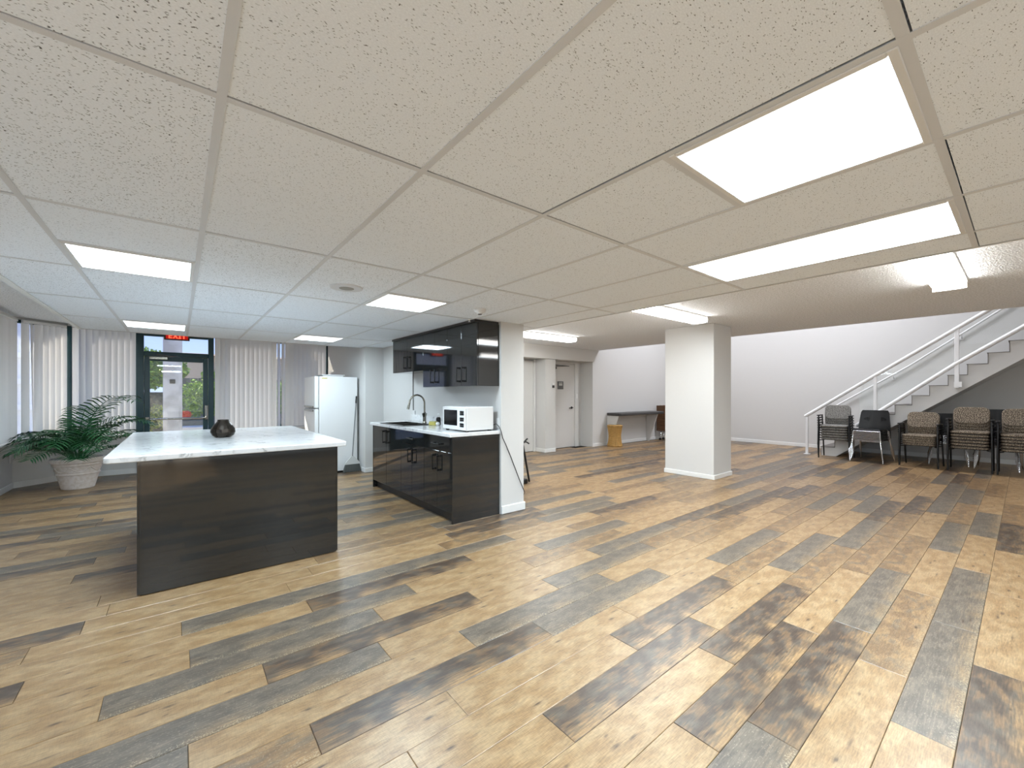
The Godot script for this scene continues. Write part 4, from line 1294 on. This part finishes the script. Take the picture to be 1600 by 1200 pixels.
# ---------------------------------------------------------------- chairs
func tweed_chair(called: String, cloth: Material) -> Node3D:
	var t := Node3D.new()
	t.name = called
	var up := Transform3D(Basis(), Vector3(0, 0.40, 0.01))
	part("seat", G.new().at(up).pad(0.47, 0.46, 0.04, 0.09, 0.019, 0.006, 5), cloth, t, false)
	part("seat_shell", G.new().at(Transform3D(Basis(), Vector3(0, 0.39, 0.01))).pad(0.43, 0.42, 0.011, 0.08, 0.004), M.black_plastic, t, false)
	var bt := Transform3D(Basis(Vector3.RIGHT, PI / 2 - 0.2), Vector3(0, 0.70, -0.235))
	part("backrest", G.new().at(bt * Transform3D(Basis(), Vector3(0, -0.01, 0))).pad(0.45, 0.31, 0.05, 0.09, 0.02, 0.012, 5), cloth, t, false)
	part("back_shell", G.new().at(bt * Transform3D(Basis(), Vector3(0, -0.027, 0.01))).pad(0.44, 0.33, 0.016, 0.08, 0.006), M.black_plastic, t, false)
	for s in [-1.0, 1.0]:
		part("back_support", G.new().tube([Vector3(s * 0.17, 0.392, -0.15), Vector3(s * 0.17, 0.41, -0.23), Vector3(s * 0.17, 0.5, -0.245), Vector3(s * 0.17, 0.72, -0.275)], 0.011, 8), M.black, t, false)
		part("leg", G.new().tube([Vector3(s * 0.262, 0, 0.23), Vector3(s * 0.258, 0.3, 0.222), Vector3(s * 0.256, 0.6, 0.205), Vector3(s * 0.256, 0.632, 0.185)], 0.0125, 8), M.black, t, false)
		part("leg", G.new().tube([Vector3(s * 0.262, 0, -0.27), Vector3(s * 0.258, 0.35, -0.19), Vector3(s * 0.256, 0.61, -0.13), Vector3(s * 0.256, 0.632, -0.11)], 0.0125, 8), M.black, t, false)
		part("side_rail", G.new().tube([Vector3(s * 0.258, 0.375, 0.218), Vector3(s * 0.2, 0.378, 0.1), Vector3(s * 0.2, 0.378, -0.1), Vector3(s * 0.258, 0.375, -0.185)], 0.010, 6), M.black, t, false)
		part("armrest", G.new().at(Transform3D(Basis(), Vector3(s * 0.262, 0.63, 0.045))).pad(0.055, 0.36, 0.022, 0.026, 0.008), M.black_plastic, t, false)
	return t

func plastic_chair(called: String) -> Node3D:
	var t := Node3D.new()
	t.name = called
	# flat seat with a rolled front edge
	part("seat", G.new().at(Transform3D(Basis(Vector3.RIGHT, -0.05), Vector3(0, 0.437, 0.01))).pad(0.44, 0.44, 0.014, 0.06, 0.006, -0.006).at(Transform3D(Basis(Vector3.RIGHT, 1.0), Vector3(0, 0.438, 0.225))).pad(0.43, 0.03, 0.009, 0.012, 0.004), M.black_plastic, t, false)
	# curved back shell with slots, wider at the bottom
	var g := G.new()
	var n := 14
	var rows := 8
	var pt := func(i: float, j: float, off: float) -> Vector3:
		var u: float = i / n * 2.0 - 1.0
		var v: float = j / rows
		var w := lerpf(0.255, 0.225, v)
		if v > 0.85: w -= 0.02 * pow((v - 0.85) / 0.15, 2)
		return Vector3(u * w, 0.47 + 0.355 * v, -0.215 - 0.075 * v + 0.055 * u * u - off)
	for s in [0.0, 0.007]:
		for i in n:
			for j in rows:
				var a: Vector3 = pt.call(i, j, s)
				var b: Vector3 = pt.call(i + 1, j, s)
				var c: Vector3 = pt.call(i + 1, j + 1, s)
				var d: Vector3 = pt.call(i, j + 1, s)
				var nn: Vector3 = (b - a).cross(d - a).normalized()
				if s > 0: nn = -nn
				g.quad(a, b, c, d, nn)
	for i in n:
		for j in [0, rows]:
			g.quad(pt.call(i, j, 0.0), pt.call(i + 1, j, 0.0), pt.call(i + 1, j, 0.007), pt.call(i, j, 0.007))
	for j in rows:
		for i in [0, n]:
			g.quad(pt.call(i, j, 0.0), pt.call(i, j + 1, 0.0), pt.call(i, j + 1, 0.007), pt.call(i, j, 0.007))
	var bk := part("backrest", g, M.black_plastic, t, false)
	var sl := G.new()
	for s in [-1.0, 1.0]:
		for k in 4:
			var x: float = s * (0.10 + 0.024 * k)
			var z := -0.215 - 0.075 * 0.45 + 0.055 * pow(x / 0.225, 2)
			sl.box(Vector3(x - 0.004, 0.60 + 0.01 * k, z - 0.004), Vector3(x + 0.004, 0.69 - 0.008 * k, z + 0.006), 0.001)
	part("slots", sl, M.black, bk, false)
	for s in [-1.0, 1.0]:
		part("leg", G.new().tube([Vector3(s * 0.20, 0.425, 0.20), Vector3(s * 0.215, 0.40, 0.225), Vector3(s * 0.225, 0.17, 0.235), Vector3(s * 0.265, 0.0, 0.29)], 0.0105, 8), M.chrome, t, false)
		part("leg", G.new().tube([Vector3(s * 0.20, 0.425, -0.18), Vector3(s * 0.235, 0.40, -0.20), Vector3(s * 0.245, 0.17, -0.22), Vector3(s * 0.275, 0.0, -0.30)], 0.0105, 8), M.chrome, t, false)
		part("side_rail", G.new().tube([Vector3(s * 0.20, 0.425, 0.20), Vector3(s * 0.20, 0.425, -0.18), Vector3(s * 0.21, 0.46, -0.225), Vector3(s * 0.21, 0.56, -0.235)], 0.009, 6), M.chrome, t, false)
	part("cross_rail", G.new().tube([Vector3(-0.21, 0.412, 0.238), Vector3(0.21, 0.412, 0.238)], 0.0085, 6), M.chrome, t, false)
	return t

const ORD := ["topmost", "second", "third", "fourth", "fifth", "sixth", "seventh", "eighth"]

func stack(proto: Node3D, called: String, n: int, dy: float, dz: float, a: float, b: float, turn: float, what: String, where: String, group: String) -> void:
	for k in n:
		var o: Node3D = proto.duplicate()
		o.name = numbered(called)
		add_child(o)
		o.rotation.y = -PI / 2 + turn
		o.position = P(a, 0.012, b) + o.basis.z * dz * k + Vector3.UP * dy * k
		var pos: int = n - 1 - k
		var lb := "%s %s in the stack %s" % ["topmost" if pos == 0 else ("lowest" if k == 0 else ORD[pos] + " highest"), what, where]
		tag(o, lb, "chair", group)

func make_chairs() -> void:
	var grey := tweed_chair("stacking_chair", M.tweed_grey)
	var tan := tweed_chair("stacking_chair", M.tweed)
	var pla := plastic_chair("plastic_chair")
	stack(grey, "stacking_chair", 6, 0.053, 0.012, 10.96, 2.55, 0.06, "grey tweed armchair", "at the foot of the stairs", "grey tweed chairs stacked at the stair foot")
	stack(pla, "plastic_chair", 8, 0.029, 0.008, 10.98, 1.97, -0.12, "black plastic chair", "beside the grey tweed stack", "black plastic chairs with chrome legs")
	stack(tan, "stacking_chair", 5, 0.040, 0.012, 10.98, 1.25, -0.05, "tan tweed armchair", "next to the black plastic chairs", "tan tweed chairs in the lowest stack")
	stack(tan, "stacking_chair", 6, 0.054, 0.012, 10.98, 0.62, 0.0, "tan tweed armchair", "in front of the dark seat backs", "tan tweed chairs in the tallest stack")
	stack(tan, "stacking_chair", 6, 0.051, 0.012, 10.98, 0.04, 0.0, "tan tweed armchair", "cut off by the picture edge", "tan tweed chairs at the picture edge")
	stack(pla, "plastic_chair", 6, 0.030, 0.010, 11.72, 0.96, 0.1, "black plastic chair", "behind the low tan stack", "black plastic chairs under the stairs")
	stack(pla, "plastic_chair", 8, 0.036, 0.010, 11.62, 0.32, -0.05, "black plastic chair", "under the stairs behind the tall tan stack", "black plastic chairs under the stairs")
	for q in [grey, tan, pla]:
		q.free()

# ---------------------------------------------------------------- stairs
func make_stairs() -> void:
	var t := thing("staircase", "pale staircase climbing along the tall wall behind the stacked chairs", "staircase", P(11.9, 0, 2.6))
	var rise := 0.1915
	var run := 0.2467
	var b1 := 2.89
	var n := 14
	var poly := [Vector2(b1, 0.0)]
	for k in n:
		poly.append(Vector2(b1 - run * k, rise * (k + 1)))
		if k < n - 1: poly.append(Vector2(b1 - run * (k + 1), rise * (k + 1)))
	var be := b1 - run * (n - 1) - 0.5
	poly.append(Vector2(be, rise * n))
	poly.append(Vector2(be, 1.07 + (1.225 - be) * 0.762))
	poly.append(Vector2(2.629, 0.0))
	part("flight", G.new().prism(poly, P(11.27, 0, 0), Vector3(0, 0, -1), Vector3(0, 1, 0), Vector3(1.345, 0, 0)), M.wall, t)
	var cov := mat(Color(0.42, 0.4, 0.38), 0.7)
	for k in n:
		var y := rise * (k + 1)
		var b := b1 - run * k
		var g := wbox(11.262, 12.61, y, y + 0.009, b - run + 0.0, b + 0.018, 0.002)
		wbox(11.262, 12.61, y - rise + 0.009, y, b, b + 0.007, 0.001, g)
		part("tread_cover", g, cov, t)
	# outer railing
	var r := thing("stair_railing", "white metal railing with clear panels on the open side of the stairs", "railing", P(11.24, 0, 3.15))
	var a := 11.24
	part("top_rail", G.new().tube([P(a, 0.862, 3.19), P(a, 1.755, 1.967), P(a, 2.59, 0.807), P(a, 3.32, -0.2)], 0.036, 10), M.rail, r)
	part("lower_rail", G.new().tube([P(a, 0.70, 2.27), P(a, 0.965, 1.957), P(a, 1.95, 0.80), P(a, 2.53, 0.023), P(a, 2.72, -0.22)], 0.036, 10), M.rail, r)
	part("newel_post", wbox(a - 0.025, a + 0.025, 0.0, 0.86, 3.13, 3.18, 0.004).box(P(a - 0.06, 0, 3.10), P(a + 0.06, 0.008, 3.21)), M.rail, r)
	part("post", wbox(a - 0.025, a + 0.02, 0.66, 1.76, 1.935, 1.985, 0.004).box(P(a - 0.03, 0.66, 1.90), P(a + 0.03, 0.76, 2.02)), M.rail, r)
	part("post", wbox(a - 0.025, a + 0.02, 1.48, 2.60, 0.775, 0.835, 0.004).box(P(a - 0.03, 1.50, 0.74), P(a + 0.03, 1.60, 0.84)), M.rail, r)
	part("post", wbox(a - 0.025, a + 0.02, 2.36, 3.42, -0.33, -0.28, 0.004), M.rail, r)
	for s in [[2.22, 1.995, 0.76, 1.54, 0.96, 1.705], [1.925, 0.845, 1.03, 1.76, 1.90, 2.53], [0.765, -0.2, 2.0, 2.60, 2.68, 3.28]]:
		part("clear_panel", G.new().prism([Vector2(s[0], s[2]), Vector2(s[1], s[4]), Vector2(s[1], s[5]), Vector2(s[0], s[3])], P(a - 0.004, 0, 0), Vector3(0, 0, -1), Vector3(0, 1, 0), Vector3(0.006, 0, 0)), M.glass, r)
	var w := thing("wall_handrail", "thin white handrail on brackets along the stair wall", "handrail", P(12.56, 0, 2.9))
	part("rail", G.new().tube([P(12.555, 1.08, 2.93), P(12.555, 1.99, 1.624), P(12.555, 2.597, 0.855), P(12.555, 3.4, -0.15)], 0.019, 10), M.rail, w)
	for q in [[1.80, 1.876], [2.60, 0.835]]:
		part("bracket", G.new().tube([P(12.555, q[0] - 0.0, q[1]), P(12.56, q[0] - 0.06, q[1]), P(12.628, q[0] - 0.08, q[1])], 0.012, 8).box(P(12.615, q[0] - 0.11, q[1] - 0.035), P(12.63, q[0] - 0.05, q[1] + 0.035), 0.003), M.rail, w)

# ---------------------------------------------------------------- far wall and small things
func make_far_side() -> void:
	var d1 := thing("door_2", "plain pale door deep in the recess beside the kitchen wall", "door", P(6.1, 0, 7.42), 0, "", "structure")
	part("door_leaf", wbox(5.75, 6.60, 0.008, 2.16, 7.40, 7.445, 0.003), M.wall, d1)
	var fr1 := G.new()
	wbox(6.60, 6.665, 0.0, 2.2, 7.37, 7.45, 0.003, fr1)
	part("frame", fr1, M.wall, d1)
	var d2 := thing("door_3", "pale door with a small grey sign, in the recess by the pier", "door", P(7.6, 0, 7.42), 0, "", "structure")
	var lf := part("door_leaf", wbox(7.05, 8.06, 0.008, 2.14, 7.405, 7.445, 0.003), mat(Color(0.8, 0.79, 0.775), 0.5), d2)
	var fr2 := G.new()
	wbox(8.065, 8.20, 0.0, 2.2, 7.385, 7.45, 0.003, fr2)
	wbox(7.012, 8.065, 2.145, 2.2, 7.385, 7.45, 0.003, fr2)
	part("frame", fr2, M.wall, d2)
	var lv := G.new()
	lv.lathe([Vector2(0, 0), Vector2(0.03, 0), Vector2(0.03, 0.008), Vector2(0, 0.01)], Vector3.ZERO, 16)
	var lever := G.new().at(Transform3D(Basis(Vector3.RIGHT, PI / 2), P(7.95, 1.02, 7.405)))
	lever.lathe([Vector2(0, 0), Vector2(0.032, 0), Vector2(0.032, 0.008), Vector2(0.012, 0.012), Vector2(0.012, 0.05), Vector2(0, 0.05)], Vector3.ZERO, 16)
	lever.xf = Transform3D()
	lever.tube([P(7.95, 1.02, 7.36), P(7.83, 1.018, 7.355), P(7.81, 1.012, 7.355)], 0.011, 8)
	part("lever", lever, mat(Color(0.2, 0.19, 0.18), 0.3, 1.0), lf)
	var cl := G.new()
	wbox(7.06, 7.36, 2.0, 2.05, 7.35, 7.405, 0.006, cl)
	cl.tube([P(7.25, 2.06, 7.37), P(7.66, 2.075, 7.22), P(7.3, 2.10, 7.38)], 0.011, 6)
	part("closer", cl, M.grey_paint, lf)
	var sg := G.new()
	wbox(7.43, 7.64, 1.495, 1.695, 7.396, 7.404, 0.002, sg)
	var sgn := part("sign_plate", sg, mat(Color(0.36, 0.355, 0.35), 0.5), lf)
	var sm := G.new()
	wbox(7.475, 7.595, 1.585, 1.645, 7.393, 7.397, 0.001, sm)
	wbox(7.47, 7.60, 1.66, 1.672, 7.393, 7.397, 0.001, sm)
	part("sign_marks", sm, mat(Color(0.72, 0.72, 0.7), 0.6), sgn)
	var sw := thing("light_switch", "white light switch plate beside the door with the grey sign", "light switch", P(8.13, 1.3, 7.38))
	part("plate", wbox(8.095, 8.165, 1.26, 1.375, 7.377, 7.3845, 0.003), M.white, sw)
	part("toggle", wbox(8.12, 8.14, 1.30, 1.335, 7.369, 7.377, 0.002), M.white, sw)
	var th := thing("thermostat", "tiny white and grey thermostat on the pier between the two recesses", "thermostat", P(6.93, 1.57, 7.045))
	part("case", wbox(6.89, 6.96, 1.58, 1.63, 7.03, 7.049, 0.004), M.white, th)
	part("dial", wbox(6.895, 6.955, 1.52, 1.58, 7.02, 7.049, 0.006), mat(Color(0.22, 0.21, 0.2), 0.4), th)
	# console shelf
	var c := thing("console_table", "long dark topped wall table with pale sides against the far wall", "console table", P(10, 0, 6.85))
	part("tabletop", G.new().at(Transform3D(Basis(), P(9.93, 0.80, 6.80))).pad(2.1, 0.46, 0.075, 0.06, 0.02), M.grey_paint, c)
	for s in [[8.93, 0.0], [10.75, 0.0]]:
		part("side_panel", G.new().prism([Vector2(6.66, 0.8), Vector2(7.034, 0.8), Vector2(7.034, 0.0), Vector2(6.95, 0.0)], P(s[0], 0, 0), Vector3(0, 0, -1), Vector3(0, 1, 0), Vector3(0.03, 0, 0)), M.wall, c)
	var bs := thing("wicker_stool", "waisted drum stool of yellow cane standing in front of the far wall", "stool", P(8.93, 0, 6.78))
	var prof := [Vector2(0, 0), Vector2(0.185, 0), Vector2(0.185, 0.03), Vector2(0.168, 0.1), Vector2(0.152, 0.22), Vector2(0.150, 0.30), Vector2(0.165, 0.42), Vector2(0.182, 0.51), Vector2(0.186, 0.55), Vector2(0.17, 0.565), Vector2(0, 0.565)]
	part("drum", G.new().lathe(prof, P(8.93, 0, 6.78), 32), M.wicker, bs)
	for k in 22:
		var an := TAU * k / 22.0
		var pts := []
		for q in prof.slice(2, 9):
			pts.append(P(8.93, 0, 6.78) + Vector3(cos(an) * (q.x + 0.003), q.y, sin(an) * (q.x + 0.003)))
		part("cane", G.new().tube(pts, 0.008, 6), M.wicker, bs)
	for h in [0.03, 0.545]:
		var ring := []
		for k in 25:
			var an := TAU * k / 24.0
			ring.append(P(8.93, h, 6.78) + Vector3(cos(an) * 0.19, 0, sin(an) * 0.19))
		part("hoop", G.new().tube(ring, 0.012, 6), M.wicker, bs)
	# folded tables behind the column
	for k in 3:
		var a := 11.22 + 0.17 * k
		var t := thing("folding_table", ["brown folding table stored upright, nearest the wall table", "brown folding table stored upright in the middle of three", "brown folding table stored upright, mostly behind the column"][k], "folding table", P(a, 0, 6.6), 0, "brown folding tables stored on edge")
		part("tabletop", wbox(a - 0.02, a + 0.02, 0.27, 1.03, 6.25, 6.98, 0.006), M.plywood, t)
		for b in [6.4, 6.85]:
			part("leg", G.new().tube([P(a + 0.04, 0.9, b), P(a + 0.045, 0.25, b), P(a - 0.03, 0.045, b)], 0.012, 8), M.chrome, t)
			part("wheel", G.new().at(Transform3D(Basis(Vector3.FORWARD, PI / 2), P(a - 0.045, 0.035, b))).lathe([Vector2(0, 0), Vector2(0.035, 0), Vector2(0.035, 0.03), Vector2(0, 0.03)], Vector3.ZERO, 14), M.black, t)
		part("frame_rail", G.new().tube([P(a + 0.02, 0.25, 6.3), P(a + 0.02, 0.25, 6.95)], 0.012, 8), M.chrome, t)
	# folded stand half hidden by the kitchen wall's end
	var f := thing("folded_stand", "black folded stand mostly hidden behind the end of the short wall", "stand", P(4.15, 0, 4.85))
	part("leg", G.new().tube([P(3.98, 1.0, 4.85), P(4.13, 0.56, 4.85), P(4.25, 0.012, 4.85)], 0.016, 8), M.black, f)
	part("leg", G.new().tube([P(3.98, 1.0, 4.85), P(3.9, 0.5, 4.85), P(3.82, 0.012, 4.85)], 0.016, 8), M.black, f)
	part("lever", G.new().tube([P(4.05, 0.60, 4.85), P(4.17, 0.64, 4.84), P(4.235, 0.605, 4.84)], 0.012, 6).tube([P(4.13, 0.625, 4.85), P(4.205, 0.685, 4.84)], 0.012, 6), M.black, f)
	part("bag", wbox(3.9, 4.165, 0.06, 0.42, 4.86, 4.98, 0.03), mat(Color(0.5, 0.5, 0.49), 0.95), f)
	part("foot_bar", wbox(3.85, 4.19, 0.0, 0.07, 4.8, 4.99, 0.015), M.black, f)
	# ceiling fittings
	var sp := thing("ceiling_speaker", "round white ceiling speaker cover in a tile near the square light", "ceiling speaker", P(1.02, CEIL, 3.3))
	part("rim", G.new().lathe([Vector2(0, -0.006), Vector2(0.06, -0.006), Vector2(0.10, -0.008), Vector2(0.118, -0.005), Vector2(0.121, 0.003), Vector2(0, 0.003)], P(1.016, CEIL, 3.31), 32), M.tee, sp)
	part("grille", G.new().lathe([Vector2(0, -0.01), Vector2(0.05, -0.009), Vector2(0.055, -0.006), Vector2(0, -0.006)], P(1.016, CEIL, 3.31), 24), mat(Color(0.6, 0.59, 0.57), 0.7), sp)
	var sd := thing("smoke_detector", "small round smoke detector on a tile above the wall cabinets", "smoke detector", P(2.29, CEIL, 3.34))
	part("body", G.new().lathe([Vector2(0, -0.045), Vector2(0.022, -0.045), Vector2(0.03, -0.036), Vector2(0.05, -0.028), Vector2(0.058, -0.012), Vector2(0.06, 0.003), Vector2(0, 0.003)], P(2.29, CEIL, 3.345), 24), M.white, sd)
	part("sensor", G.new().lathe([Vector2(0, -0.052), Vector2(0.018, -0.05), Vector2(0.022, -0.045), Vector2(0, -0.045)], P(2.29, CEIL, 3.345), 16), M.grey_paint, sd)
	var ol := thing("outlet", "white outlet plate on the low wall left of the potted palm", "outlet", P(-1.885, 0.45, 9.1))
	part("plate", wbox(-1.885, -1.877, 0.385, 0.50, 9.07, 9.14, 0.003), M.white, ol)

# ---------------------------------------------------------------- assembly
func _ready() -> void:
	var cam := Camera3D.new()
	cam.name = "camera"
	add_child(cam)
	cam.position = Vector3(0, EYE, 0)
	cam.rotation.y = -YAW
	cam.keep_aspect = Camera3D.KEEP_HEIGHT
	cam.projection = Camera3D.PROJECTION_FRUSTUM
	cam.near = 0.05
	cam.far = 120.0
	cam.size = 0.05 * 1200.0 / FOCAL
	cam.frustum_offset = Vector2(0, 0.05 * 15.5 / FOCAL)
	cam.current = true
	var env := Environment.new()
	var sky := Sky.new()
	var sm := ProceduralSkyMaterial.new()
	sm.sky_top_color = Color(0.3, 0.48, 0.82)
	sm.sky_horizon_color = Color(0.72, 0.8, 0.93)
	sm.ground_bottom_color = Color(0.4, 0.4, 0.38)
	sm.ground_horizon_color = Color(0.6, 0.66, 0.72)
	sm.sky_energy_multiplier = 1.3
	sky.sky_material = sm
	env.background_mode = Environment.BG_SKY
	env.sky = sky
	env.tonemap_mode = Environment.TONE_MAPPER_LINEAR
	env.tonemap_exposure = 1.07
	env.sdfgi_enabled = true
	env.ssao_enabled = true
	env.ssil_enabled = true
	var we := WorldEnvironment.new()
	we.name = "world_environment"
	we.environment = env
	add_child(we)
	var sun := DirectionalLight3D.new()
	sun.name = "sun"
	sun.light_energy = 4.5
	sun.light_color = Color(1.0, 0.96, 0.88)
	sun.light_angular_distance = 0.6
	sun.shadow_enabled = true
	add_child(sun)
	sun.look_at_from_position(Vector3.ZERO, P(0.55, -0.52, -0.55), Vector3.UP)

	materials()
	make_floor()
	make_walls()
	make_ceiling()
	make_windows()
	make_kitchen()
	make_palm()
	make_stairs()
	make_chairs()
	make_far_side()
	make_garden()
